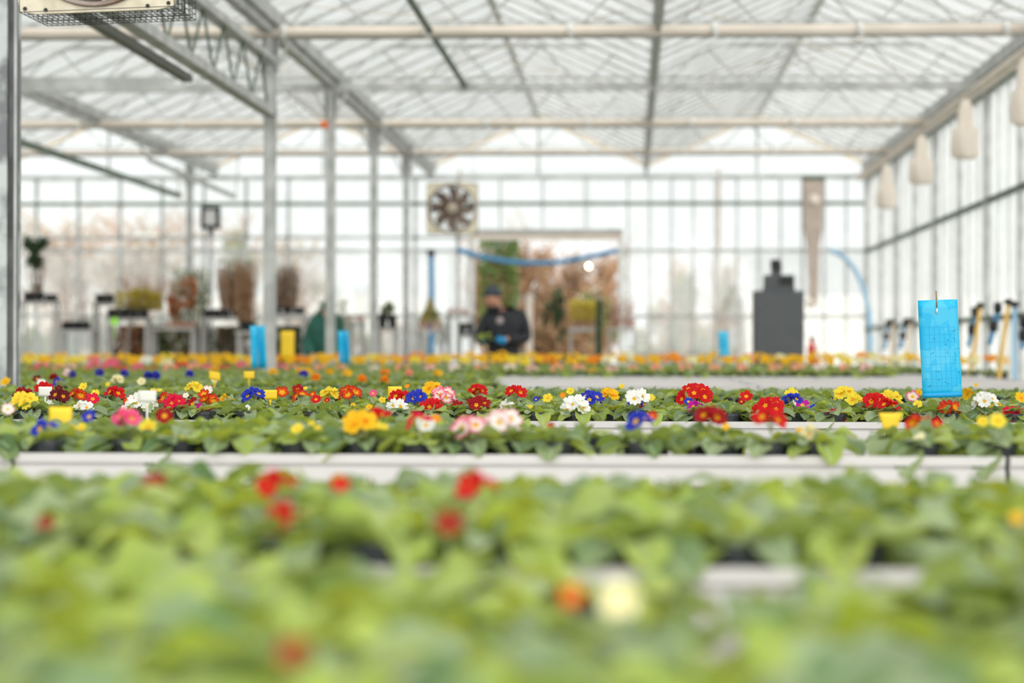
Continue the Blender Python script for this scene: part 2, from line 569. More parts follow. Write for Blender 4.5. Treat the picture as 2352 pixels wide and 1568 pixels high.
for i, x in enumerate(XV):
    b = MB()
    gw = {3: 0.036, 1: 0.06, 2: 0.085}.get(i, 0.10)
    x0, x1 = x - gw, x + gw
    b.box(x0, x1, -2, YB, HG - 0.07, HG - 0.05).box(x0, x0 + 0.02, -2, YB, HG - 0.05, HG + 0.05)
    b.box(x1 - 0.02, x1, -2, YB, HG - 0.05, HG + 0.05).box(x - gw * 0.5, x + gw * 0.5, -2, YB, HG - 0.14, HG - 0.07)
    g = b.build('roof_gutter', M['galv'])
    where = ['far out beyond the floodlight post', 'above the floodlight post', 'above the row of tall posts',
             'above the middle of the flower benches', 'along the top of the glass side wall'][i]
    tag(g, 'grey steel valley gutter running lengthwise ' + where, 'gutter', kind='structure')

# trusses, each a bottom chord, top chord and zigzag rods
for ti, y in enumerate(TR):
    e = empty('roof_truss', (0, y, HB))
    tag(e, 'steel roof truss with zigzag rods, %s from the flowers' % ['nearest', 'second', 'third', 'fourth', 'fifth', 'sixth'][ti],
        'truss', kind='structure')
    th = 0.075 if ti == 3 else 0.06
    MB().box(XV[0], XV[4], -0.03, 0.03, 0, th).build('bottom_chord', M['galv'], e)
    MB().box(XV[0], XV[4], -0.02, 0.02, 0.42, 0.46).build('top_chord', M['galv'], e)
    if ti == 3:
        MB().box(-6.1, -4.55, -0.01, 0.01, 0.075, 0.15).build('stiffener_plate', M['galv'], e)
    pr = 0.80
    rod = MB().bar((0, 0, 0.03), (pr / 2, 0, 0.44), 0.02, n=6).mesh('diagonal_rod', M['galv'])
    k = int((XV[4] - XV[0]) / pr)
    for j in range(k):
        inst('diagonal_rod', rod, e, (XV[0] + j * pr + 0.1, 0, 0))
        r2 = inst('diagonal_rod', rod, e, (XV[0] + j * pr + pr + 0.1, 0, 0), (0, 0, PI))
    MB().bar((XV[0], -0.3, 0.10), (XV[4], -0.3, 0.10), 0.012, n=6).build('screen_wire', M['galv'], e)
    MB().bar((XV[0], 0.35, 0.16), (XV[4], 0.35, 0.16), 0.012, n=6).build('screen_wire', M['galv'], e)
for ti, nm in ((2, 'third'), (4, 'fifth'), (5, 'sixth')):
    y = TR[ti]
    rr = 0.043 if ti < 5 else 0.03
    b = MB().tube([(XV[0], y - 0.085, HB + 0.05), (XV[4] - 0.12, y - 0.085, HB + 0.05)], rr, 12)
    o = b.build('rolled_shade_screen', M['cream'], None, True)
    tag(o, 'cream fabric shade screen rolled up in front of the %s roof truss' % nm, 'shade screen', 'rolled roof screens')
    cl = MB().lathe([(rr + 0.014, -0.03), (rr + 0.02, 0), (rr + 0.014, 0.03)], 12).mesh('clip', M['whitecard'], True)
    for j in range(11):
        x = XV[0] + 0.7 + j * 1.17
        inst('clip', cl, o, (x, y - 0.085, HB + 0.05), (0, PI / 2, 0))
o = MB().tube([(XV[4] - 0.13, 8, HB - 0.02), (XV[4] - 0.13, YB - 0.2, HB - 0.02)], 0.055, 12).build('rolled_shade_screen', M['cream'], None, True)
tag(o, 'cream fabric screen rolled up lengthwise beneath the side wall gutter', 'shade screen', 'rolled roof screens')


# columns
def column(x, y, label, wd=0.10, top=None, braces=True, m='galv'):
    top = top or HG - 0.14
    e = empty('column', (x, y, 0))
    tag(e, label, 'post', kind='structure')
    # hollow section with two folded flanges facing the flowers
    b = MB().box(-wd / 2, wd / 2, -0.03, 0.03, 0.02, top)
    b.box(-wd / 2, -wd / 2 + 0.012, -0.045, -0.03, 0.02, top).box(wd / 2 - 0.012, wd / 2, -0.045, -0.03, 0.02, top)
    b.build('shaft', M[m], e)
    MB().box(-0.1, 0.1, -0.1, 0.1, 0, 0.02).build('base_plate', M['galv'], e)
    if braces:
        for s in (-1, 1):
            MB().bar((0, 0, top - 0.36), (s * 0.17, 0, HB), 0.022).build('knee_brace', M['galv'], e)
    MB().box(-0.065, 0.065, -0.045, 0.045, top - 0.30, top).build('head_bracket', M['galv'], e)
    return e


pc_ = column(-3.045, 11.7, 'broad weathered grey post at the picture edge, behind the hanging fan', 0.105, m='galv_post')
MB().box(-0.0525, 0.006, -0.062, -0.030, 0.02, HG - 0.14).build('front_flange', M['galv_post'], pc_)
MB().box(0.006, 0.040, -0.034, -0.030, 0.02, HG - 0.14).build('web', M['zinc_shade'], pc_)  # recessed web, its shade put into the darker colour
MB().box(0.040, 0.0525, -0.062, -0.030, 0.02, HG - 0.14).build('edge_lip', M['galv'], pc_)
column(-2.96, 19.7, 'grey steel post rising behind the blue bifold trap', 0.10)
column(-2.96, 23.7, 'grey steel post carrying a small orange box', 0.09)
column(-2.96, 27.7, 'slim grey post between the orange-box post and the far fan', 0.085)
column(-2.96, 31.7, 'slim grey post just short of the far cream fan', 0.08)
for i, (x, y) in enumerate([(-6.18, 33.6)]):
    column(x, y, 'grey post carrying the black floodlight', 0.09)

# lengthwise lattice girder between the first two posts
e = empty('lattice_girder', (-2.96, 11.7, CAM.z + 1.93))
tag(e, 'steel lattice girder running lengthwise from the broad post to the next', 'girder', kind='structure')
MB().box(-0.05, 0.05, 0.05, 8.0, -0.035, 0.035).build('bottom_chord', M['galv'], e)
MB().box(-0.05, 0.05, 0.05, 8.0, 0.40, 0.46).build('top_chord', M['galv'], e)
MB().box(-0.20, -0.13, 0.05, 5.2, -0.06, -0.01).build('cable_tray', M['traygrey'], e)
dr = MB().bar((0, 0, 0.03), (0, 0.42, 0.42), 0.02, n=6).mesh('diagonal_rod', M['greensteel'])
for j in range(9):
    inst('diagonal_rod', dr, e, (0, 0.15 + j * 0.86, 0))
    inst('diagonal_rod', dr, e, (0, 0.15 + j * 0.86 + 0.84, 0), (0, 0, PI))

# depth-wise pipes
b = MB().tube([(-1.64, 9, CAM.z + 2.58), (-1.64, 23.7, CAM.z + 2.58)], 0.027, 10).build('heating_pipe', M['greensteel'], None, True)
tag(b, 'thin dark green pipe running lengthwise under the roof', 'pipe')
for j in range(4):
    y = 10.5 + j * 4
    MB().box(-1.66, -1.62, y - 0.015, y + 0.015, CAM.z + 2.57, CAM.z + 2.66).build('pipe_clip', M['galv'], b)
b = MB().bar((-6.3, 15, CAM.z + 2.12), (-6.3, 33.5, CAM.z + 2.12), 0.05, 0.07).build('side_rail', M['greensteel'])
tag(b, 'dark green rail sloping in perspective towards the black floodlight', 'rail')
MB().bar((-6.3, 33.4, CAM.z + 2.12), (-6.3, 33.4, HB), 0.025).build('hanger', M['galv'], b)
MB().bar((-6.3, 24.0, CAM.z + 2.12), (-6.3, 24.0, HB), 0.025).build('hanger', M['galv'], b)
b = MB().bar(P(342, 366, 29), P(540, 452, 31.4), 0.05).build('brace_bar', M['galv'])
tag(b, 'short grey slanting bar above the black floodlight', 'bar')
pa_, pb2_ = P(342, 366, 29), P(540, 452, 31.4)
MB().bar(pa_, (pa_.x, 27.7, HB + 0.03), 0.02).build('hanger', M['galv'], b)
MB().bar(pb2_, (pb2_.x, 31.7, HB + 0.03), 0.02).build('hanger', M['galv'], b)
# white control strings/thin tension rods criss-crossing under the roof
e = empty('tension_rods', (0, 0, 0))
tag(e, 'thin pale tension rods crossing under the glass roof', 'rods', kind='structure')
for (x0, y0, x1, y1) in ((0.3, 19.7, 3.4, 27.7), (3.4, 19.7, 0.3, 27.7), (-2.9, 19.7, 0.2, 23.7), (0.2, 19.7, -2.9, 27.7),
                         (-6.1, 19.7, -3.0, 27.7), (-3.0, 19.7, -6.1, 27.7), (-1.3, 23.7, 1.8, 31.7), (1.8, 23.7, -1.3, 31.7)):
    MB().bar((x0, y0, HB + 0.30), (x1, y1, HB + 0.5), 0.014, n=6).build('tension_rod', M['cream'], e)


# ---- far wall
def ywall(u):     # u pixel -> X on the far wall
    return P(u, 800, YB).x


zr = [0.0, CAM.z + 0.48, CAM.z + 1.45, CAM.z + 2.14, HB]
DX0, DX1, DZ = ywall(1085), ywall(1424), CAM.z + 1.66      # open doorway
wb = empty('wall_back', (0, YB, 0))
tag(wb, 'far glass wall of tall panes behind the two workers', 'wall', kind='structure')
xs = []
x = XV[4]
while x > XV[0]:
    xs.append(x)
    x -= 0.32 if x > DX1 + 0.35 else 0.63
xs.append(XV[0])
xs = sorted(xs)


def xin(a, b_, z0, z1):
    """clip panes at the doorway"""
    if z0 >= DZ - 0.05:
        return [(a, b_, z0, z1)]
    if b_ <= DX0 or a >= DX1:
        return [(a, b_, z0, z1)]
    out = []
    if a < DX0 - 0.05:
        out.append((a, DX0, z0, z1))
    if b_ > DX1 + 0.05:
        out.append((DX1, b_, z0, z1))
    if z1 > DZ + 0.05:
        out.append((max(a, DX0), min(b_, DX1), DZ, z1))
    return out


for a, b_ in zip(xs[:-1], xs[1:]):
    for z0, z1 in zip(zr[:-1], zr[1:]):
        for (p, q, s_, t_) in xin(a, b_, z0, z1):
            MB().box(p + 0.012, q - 0.012, -0.003, 0.003, s_ + 0.015, t_ - 0.015).build('glass_pane', M['wallglass' if s_ < CAM.z + 1.3 else 'clearglass'], wb)
for x in xs:
    thick = min(abs(x - v) for v in XV) < 0.05
    lo = DZ if DX0 < x < DX1 else 0.0
    wv = 0.045 if (x < DX0 or thick) else 0.026
    MB().box(x - wv / 2, x + wv / 2, -0.03, 0.03, lo, HB).build('mullion', M['galv'], wb)
for z in zr[1:]:
    if z < DZ:
        MB().box(XV[0], DX0, -0.035, 0.02, z - 0.02, z + 0.02).build('rail', M['galv'], wb)
        MB().box(DX1, XV[4], -0.035, 0.02, z - 0.02, z + 0.02).build('rail', M['galv'], wb)
    else:
        MB().box(XV[0], XV[4], -0.035, 0.02, z - 0.025, z + 0.025).build('rail', M['greensteel'], wb)
MB().box(XV[0], DX0, -0.03, 0.02, CAM.z + 1.62, CAM.z + 1.66).build('rail', M['galv'], wb)
MB().box(XV[0], XV[4], -0.05, 0.05, HB - 0.03, HB + 0.03).build('eave_beam', M['galv'], wb)
for si in range(4):
    xa, xb = XV[si], XV[si + 1]
    xm = (xa + xb) / 2
    for (p, q, hp, hq) in ((xa, xm, 0.17, 0.17 + RISE), (xm, xb, 0.17 + RISE, 0.17)):
        b = MB()
        b.v = [(p, 0, HB), (q, 0, HB), (q, 0, HB + hq), (p, 0, HB + hp),
               (p, .006, HB), (q, .006, HB), (q, .006, HB + hq), (p, .006, HB + hp)]
        b.f = [(0, 1, 2, 3), (7, 6, 5, 4), (0, 4, 5, 1), (1, 5, 6, 2), (2, 6, 7, 3), (3, 7, 4, 0)]
        b.build('gable_pane', M['clearglass'], wb)
    MB().box(xm - 0.02, xm + 0.02, -0.02, 0.02, HB, HB + 0.17 + RISE).build('mullion', M['galv'], wb)
    for s in (-1, 1):
        MB().bar((xm, -0.02, HB + 0.17 + RISE), (xm + s * (xb - xa) / 2, -0.02, HG), 0.05).build('verge_bar', M['tan'], wb)

# doorway frame
d = empty('door_1', ((DX0 + DX1) / 2, YB, 0))
tag(d, 'wide open doorway in the far glass wall showing trees outside', 'doorway', kind='structure')
hw = (DX1 - DX0) / 2
MB().box(-hw - 0.04, -hw + 0.03, -0.06, 0.06, 0, DZ).build('jamb', M['alu'], d)
MB().box(hw - 0.03, hw + 0.04, -0.06, 0.06, 0, DZ).build('jamb', M['alu'], d)
MB().box(-hw - 0.04, hw + 0.04, -0.08, 0.06, DZ - 0.06, DZ + 0.06).build('lintel', M['cream'], d)
MB().box(-hw - 0.3, hw + 0.04, -0.12, -0.08, DZ + 0.05, DZ + 0.10).build('track_rail', M['galv'], d)

# ---- right wall
wr = empty('wall_right', (XV[4], 0, 0))
tag(wr, 'long glass side wall of tall panes with grey posts', 'wall', kind='structure')
zs = [0.0, CAM.z + 0.30, CAM.z + 1.44, HB - 0.02]
for k in range(54):
    y0 = YB - (k + 1) * 0.6667
    for z0, z1 in zip(zs[:-1], zs[1:]):
        if k == 0:
            pass
        me = bpy.data.meshes.get('side_pane_%d' % int(z0 * 100)) or MB().box(-0.003, 0.003, 0.012, 0.6547, z0 + 0.015, z1 - 0.015).mesh('side_pane_%d' % int(z0 * 100), M['sideglass'])
        inst('glass_pane', me, wr, (0, y0, 0))
mul = MB().box(-0.02, 0.02, -0.012, 0.012, 0, HB).mesh('mullion', M['alu'])
pst = MB().box(-0.06, 0.02, -0.05, 0.05, 0, HB + 0.05).mesh('wall_post', M['galv'])
pst2 = MB().box(-0.05, 0.02, -0.028, 0.028, 0, HB).mesh('wall_post', M['galv'])
k = 0
y = YB
while y > 0:
    if k % 3 == 0:
        inst('wall_post', pst if (k // 3) % 2 == 0 else pst2, wr, (0, y - 0.05, 0))
    else:
        inst('mullion', mul, wr, (0, y, 0))
    y -= 0.6667
    k += 1
for z in zs[1:3]:
    MB().box(-0.05, 0.02, 0, YB, z - 0.022, z + 0.022).build('rail', M['greensteel'], wr)
MB().box(-0.06, 0.06, 0, YB, HB - 0.04, HB + 0.04).build('eave_beam', M['greensteel'], wr)
wl = empty('wall_left', (XV[0], 0, 0))
tag(wl, 'glass side wall on the far side of the potted shrubs', 'wall', kind='structure')
for k in range(18):
    MB().box(-0.003, 0.003, 0.02, 1.98, 0.02, HB).build('glass_pane', M['sideglass'], wl).location = (0, -0.3 + 2 * k, 0)
    MB().box(-0.03, 0.03, -0.04, 0.04, 0, HB).build('wall_post', M['galv'], wl).location = (0, -0.3 + 2 * k, 0)


# ------------------------------------------------------------------ benches
RIM = 0.80
SURF = RIM - 0.042
BD = 1.13
RIMS = {0: 0.728, 1: 0.762}              # the two nearest benches sit a little lower


def surf(n):
    return RIMS.get(n, RIM) - 0.042


ROWW = ['first', 'second', 'third', 'fourth', 'fifth', 'sixth', 'seventh', 'eighth', 'ninth', 'tenth', 'eleventh']
YN = {0: 1.70, 1: 2.96, 2: 5.22, 3: 7.66, 4: 10.16, 5: 12.8, 6: 15.4, 7: 17.85, 8: 20.15, 9: 22.3, 10: 25.0}
MOD = [(-7.735, -5.615), (-5.605, -3.485), (-3.475, -1.355), (-1.345, 0.80), (0.81, 2.95)]
MODN = ['far outer section', 'section beyond the tall posts', 'section beside the tall posts', 'middle section', 'section nearest the glass side wall']


def bench(n, mi):
    x0, x1 = MOD[mi]
    y0 = YN[n]
    y1 = y0 + BD
    RIM = RIMS.get(n, 0.80)
    SURF = RIM - 0.042
    e = empty('grow_bench', ((x0 + x1) / 2, (y0 + y1) / 2, 0))
    tag(e, 'pale aluminium grow bench, %s row back, %s' % (ROWW[n], MODN[mi]), 'bench', 'rolling grow benches')
    hx, hy = (x1 - x0) / 2, (y1 - y0) / 2
    for s in (-1, 1):
        b = MB()
        ys = s * hy
        b.box(-hx, hx, min(ys, ys - s * 0.024), max(ys, ys - s * 0.024), RIM - 0.020, RIM)
        b.box(-hx, hx, min(ys - s * .012, ys - s * 0.018), max(ys - s * .012, ys - s * 0.018), RIM - 0.028, RIM - 0.020)
        b.box(-hx, hx, min(ys, ys - s * 0.018), max(ys, ys - s * 0.018), RIM - 0.064, RIM - 0.028)
        b.build('rim', M['rim'], e)
    for s in (-1, 1):
        xs_ = s * hx
        MB().box(min(xs_, xs_ - s * .02), max(xs_, xs_ - s * .02), -hy + 0.022, hy - 0.022, RIM - 0.062, RIM).build('rim', M['rim'], e)
    MB().box(-hx + 0.02, hx - 0.02, -hy + 0.018, hy - 0.018, SURF - 0.008, SURF).build('tray_floor', M['tray'], e)
    for sx in (-1, 1):
        for sy in (-1, 1):
            MB().box(-0.02, 0.02, -0.02, 0.02, 0, SURF - 0.05).build('leg', M['galv'], e).location = (sx * (hx - 0.25), sy * (hy - 0.2), 0)
        MB().box(-0.02, 0.02, -hy + 0.02, hy - 0.02, SURF - 0.05, SURF - 0.008).build('cross_beam', M['galv'], e).location = (sx * (hx - 0.25), 0, 0)
    return e


MODS = {0: (3,), 1: (3,), 2: (3, 4), 3: (2, 3, 4), 4: (2, 3, 4), 5: (1, 2, 3, 4), 6: (1, 2, 3, 4), 7: (1, 2, 3, 4),
        8: (1, 2, 3, 4), 9: (0, 1, 2, 3, 4), 10: (0, 1, 2, 3, 4)}
MODS[1] = (2, 3, 4)
MODS[2] = (2, 3, 4)
for n, ms in MODS.items():
    for mi in ms:
        bench(n, mi)


# ------------------------------------------------------------------ primroses
def leaf_mesh(seed, nx=4, ny=8):
    """obovate, crinkled primrose leaf; along +X, up +Z, length 1"""
    r = random.Random(seed)
    a0 = r.uniform(0.7, 1.15)                 # start elevation
    a1 = r.uniform(-0.75, -0.1)               # tip elevation
    twist = r.uniform(-0.35, 0.35)
    cup = r.uniform(-0.10, 0.16)
    wave = r.uniform(0.02, 0.045)
    ph = r.uniform(0, 6)
    vs, fs, uvs = [], [], []
    x = z = 0.0
    W = r.uniform(0.23, 0.29)
    for j in range(ny + 1):
        t = j / ny
        wd = W * (0.16 + 0.95 * math.sin(min(1, max(0, (t - 0.02)) / 0.98) ** 1.35 * PI * 0.93) ** 0.8) if t < 1 else 0.02
        if j == ny:
            wd = 0.06
        an = a0 + (a1 - a0) * t ** 0.8
        if j:
            x += math.cos(an) / ny
            z += math.sin(an) / ny
        for i in range(nx + 1):
            s = (i / nx - 0.5) * 2
            yy = s * wd
            zz = z + cup * s * s * (wd / W) * 0.55 + (abs(s) - 0.35) * 0.05 * (wd / W)
            zz += wave * math.sin(ph + t * 13 + s * 1.7) * abs(s) ** 1.2
            zz += twist * s * wd * t
            vs.append((x - z * 0.0, yy, zz))
            uvs.append((i / nx, t))
    for j in range(ny):
        for i in range(nx):
            a = j * (nx + 1) + i
            fs.append((a, a + 1, a + nx + 2, a + nx + 1))
    return np.array(vs), fs, np.array(uvs)


def mesh_from(name, vs, fs, uvs, mats, mi=None, smooth=True):
    me = bpy.data.meshes.new(name)
    me.from_pydata([tuple(v) for v in vs], [], fs)
    for m in mats:
        me.materials.append(m)
    if uvs is not None:
        ul = me.uv_layers.new(name='UVMap')
        li = np.empty(len(me.loops), dtype=np.int32)
        me.loops.foreach_get('vertex_index', li)
        ul.data.foreach_set('uv', np.asarray(uvs)[li].astype(np.float32).ravel())
    if mi is not None:
        me.polygons.foreach_set('material_index', mi)
    me.polygons.foreach_set('use_smooth', [smooth] * len(me.polygons))
    me.update()
    return me


NL = 10
LEAF = [leaf_mesh(100 + i) for i in range(NL)]
LEAFLO = [leaf_mesh(100 + i, 2, 5) for i in range(NL)]
LMESH = {}
for i, (v_, f_, u_) in enumerate(LEAF):
    LMESH[(i, 0)] = mesh_from('leaf', v_, f_, u_, [M['leafA']])
    LMESH[(i, 1)] = mesh_from('leaf', v_, f_, u_, [M['leafB']])


def rosette(seed, nleaf=14):
    """list of (leaf index, young flag, matrix) around a pot centre; z=0 is the pot rim"""
    r = random.Random(seed)
    out = []
    az = r.uniform(0, 6.28)
    for k in range(nleaf):
        q = k / (nleaf - 1)                   # 0 outer .. 1 inner
        az += 2.39996 + r.uniform(-0.3, 0.3)
        ln = (0.082 - 0.030 * q) * r.uniform(0.85, 1.2)
        tilt = -0.55 + 0.75 * q + r.uniform(-0.2, 0.25)      # outer ones lie flat, inner ones stand
        rad = 0.012 * (1 - q)
        young = 1 if (r.random() < 0.16 + 0.3 * q * q) else 0
        m = (Matrix.Translation((rad * math.cos(az), rad * math.sin(az), 0.0)) @ Matrix.Rotation(az, 4, 'Z')
             @ Matrix.Rotation(-tilt, 4, 'Y') @ Matrix.Rotation(r.uniform(-0.35, 0.35), 4, 'X') @ Matrix.Scale(ln, 4))
        out.append((r.randrange(NL), young, m))
    return out


ROS = [rosette(i) for i in range(9)]
POTH = 0.068
pb = MB().lathe([(0.030, 0), (0.040, POTH - 0.010), (0.044, POTH - 0.010), (0.044, POTH), (0.040, POTH), (0.038, POTH - 0.008)], 14)
POT = pb.mesh('pot', M['pot'], False)
SOIL = MB().lathe([(0.001, POTH - 0.006), (0.039, POTH - 0.008)], 14, cap=False).mesh('soil', M['soil'])


def floret_mesh(seed, ruffle=0.0):
    r = random.Random(seed)
    seg = 40
    rings = [(0.0, 0), (0.14, 1), (0.31, 2), (0.62, 3), (1.0, 4)]
    vs, fs, uvs = [(0, 0, -0.05)], [], [(0, 0)]
    cup = r.uniform(0.0, 0.28)
    for (rr, kk) in rings[1:]:
        for i in range(seg):
            t = 2 * PI * i / seg
            p = (t * 5 / (2 * PI)) % 1.0            # within one petal
            c = abs(p - 0.5) * 2                    # 0 petal centre, 1 between petals
            if kk == 4:
                R = 0.98 - 0.30 * c ** 3 - 0.16 * max(0, 1 - c * 3.4) + ruffle * r.uniform(-0.06, 0.06)
            elif kk == 3:
                R = 0.64 - 0.07 * c
            elif kk == 2:
                R = 0.17 + 0.14 * (1 - c)
            else:
                R = 0.08
            z = cup * R * R + 0.05 * math.cos(p * 2 * PI) * R * (-1) + ruffle * math.sin(t * 11 + kk) * 0.07 * R
            vs.append((R * math.cos(t), R * math.sin(t), z))
            uvs.append(({1: 0.1, 2: 0.3, 3: 0.64, 4: 1.0}[kk], p))
    for i in range(seg):
        fs.append((0, 1 + i, 1 + (i + 1) % seg))
    for k in range(3):
        b0, b1 = 1 + k * seg, 1 + (k + 1) * seg
        for i in range(seg):
            j = (i + 1) % seg
            fs.append((b0 + i, b1 + i, b1 + j, b0 + j))
    return vs, fs, uvs


FLOR = [floret_mesh(5, 0), floret_mesh(6, 0.5), floret_mesh(7, 1.0)]
FM = {}


def fmesh(col, k):
    if (col, k) not in FM:
        v_, f_, u_ = FLOR[k]
        FM[(col, k)] = mesh_from('flower', v_, f_, u_, [PET[col]])
    return FM[(col, k)]


UZ = Vector((0, 0, 1))


def leaves_on(e, ros, sc, base=POTH - 0.006, fresh=0.0):
    for (li, yg, m) in ros:
        if fresh and rnd.random() < fresh:
            yg = 1
        o = bpy.data.objects.new('leaf', LMESH[(li, yg)])
        C.objects.link(o)
        o.parent = e
        o.matrix_basis = Matrix.Translation((0, 0, base)) @ Matrix.Scale(sc, 4) @ m


def leafy(x, y, sc, label, group, k, sz):
    e = empty('leafy_primrose', (x, y, sz), rnd.uniform(0, 6.28))
    tag(e, label, 'potted plant', group)
    inst('pot', POT, e)
    inst('soil', SOIL, e)
    leaves_on(e, ROS[k % len(ROS)], sc, fresh=0.36 if sc > 1.5 else 0.2 if sc > 1.25 else 0.0)
    return e


def bloom_dirs(n, r, spread=0.9):
    out = []
    for k in range(n):
        if n == 1:
            th = 0.75
            ph = -PI / 2 + r.uniform(-0.4, 0.4)
        else:
            th = spread * math.sqrt((k + 0.35) / n) * 1.45
            ph = k * 2.39996 + r.uniform(-0.3, 0.3) + 1.0
        d = Vector((math.sin(th) * math.cos(ph), math.sin(th) * math.sin(ph), math.cos(th)))
        out.append(d)
    return out


def flowering(p, width, col, label, group=None, sc=1.0, nf=None, name='flowering_primrose', seed=0, fullpot=True, nleaf=14, fr=None, SURF=SURF):
    """p = world centre of the bloom cluster; width = cluster width in metres"""
    r = random.Random(seed * 13 + 5)
    e = empty(name, (p.x, p.y, SURF))
    tag(e, label, 'flower', group)
    inst('pot', POT, e)
    inst('soil', SOIL, e)
    leaves_on(e, ROS[seed % len(ROS)][:nleaf], sc)
    h = p.z - SURF
    R = fr or 0.0262
    if nf is None:
        nf = 1 if width < 0.052 else (2 if width < 0.062 else 4 if width < 0.078 else 7 if width < 0.1 else 10)
    if nf == 1:
        R = min(0.030, max(0.011, width / 2))
    dome = max(0.004, width / 2 - R * 0.55)
    ruf = 1 if r.random() < 0.5 else (2 if col in ('yellow', 'white') else 0)
    st = MB()
    base = Vector((0, 0, POTH - 0.005))
    hub_h = max(POTH + 0.004, h - dome * 0.9 - 0.012)
    hubp = Vector((r.uniform(-.004, .004), r.uniform(-.004, .004), hub_h))
    if nf > 1:
        st.tube([base, (base + hubp) / 2 + Vector((0.003, 0, 0)), hubp], 0.0024, 6)
    for d in bloom_dirs(nf, r):
        c = Vector((d.x * dome, d.y * dome, h + (d.z - 0.62) * dome * 1.15)) if nf > 1 else Vector((0, 0, h))
        # tilt faces outward and a little up
        nrm = (d * 1.0 + Vector((0, -0.55, 0.10)) + Vector((r.uniform(-.25, .25), r.uniform(-.25, .25), r.uniform(-.1, .2)))).normalized()
        q = nrm.to_track_quat('Z', 'Y')
        o = bpy.data.objects.new('flower', fmesh(col, ruf if r.random() < 0.7 else 0))
        C.objects.link(o)
        o.parent = e
        s_ = R * r.uniform(0.86, 1.12)
        o.matrix_basis = Matrix.Translation(c) @ q.to_matrix().to_4x4() @ Matrix.Rotation(r.uniform(0, 6.28), 4, 'Z') @ Matrix.Scale(s_, 4)
        a = c - nrm * 0.003
        b0 = hubp if nf > 1 else base
        st.tube([b0, (b0 + a) / 2 + Vector((0, 0, 0.004)), a], 0.0013, 5)
    st.build('stalk', M['stem'], e, True)
    return e


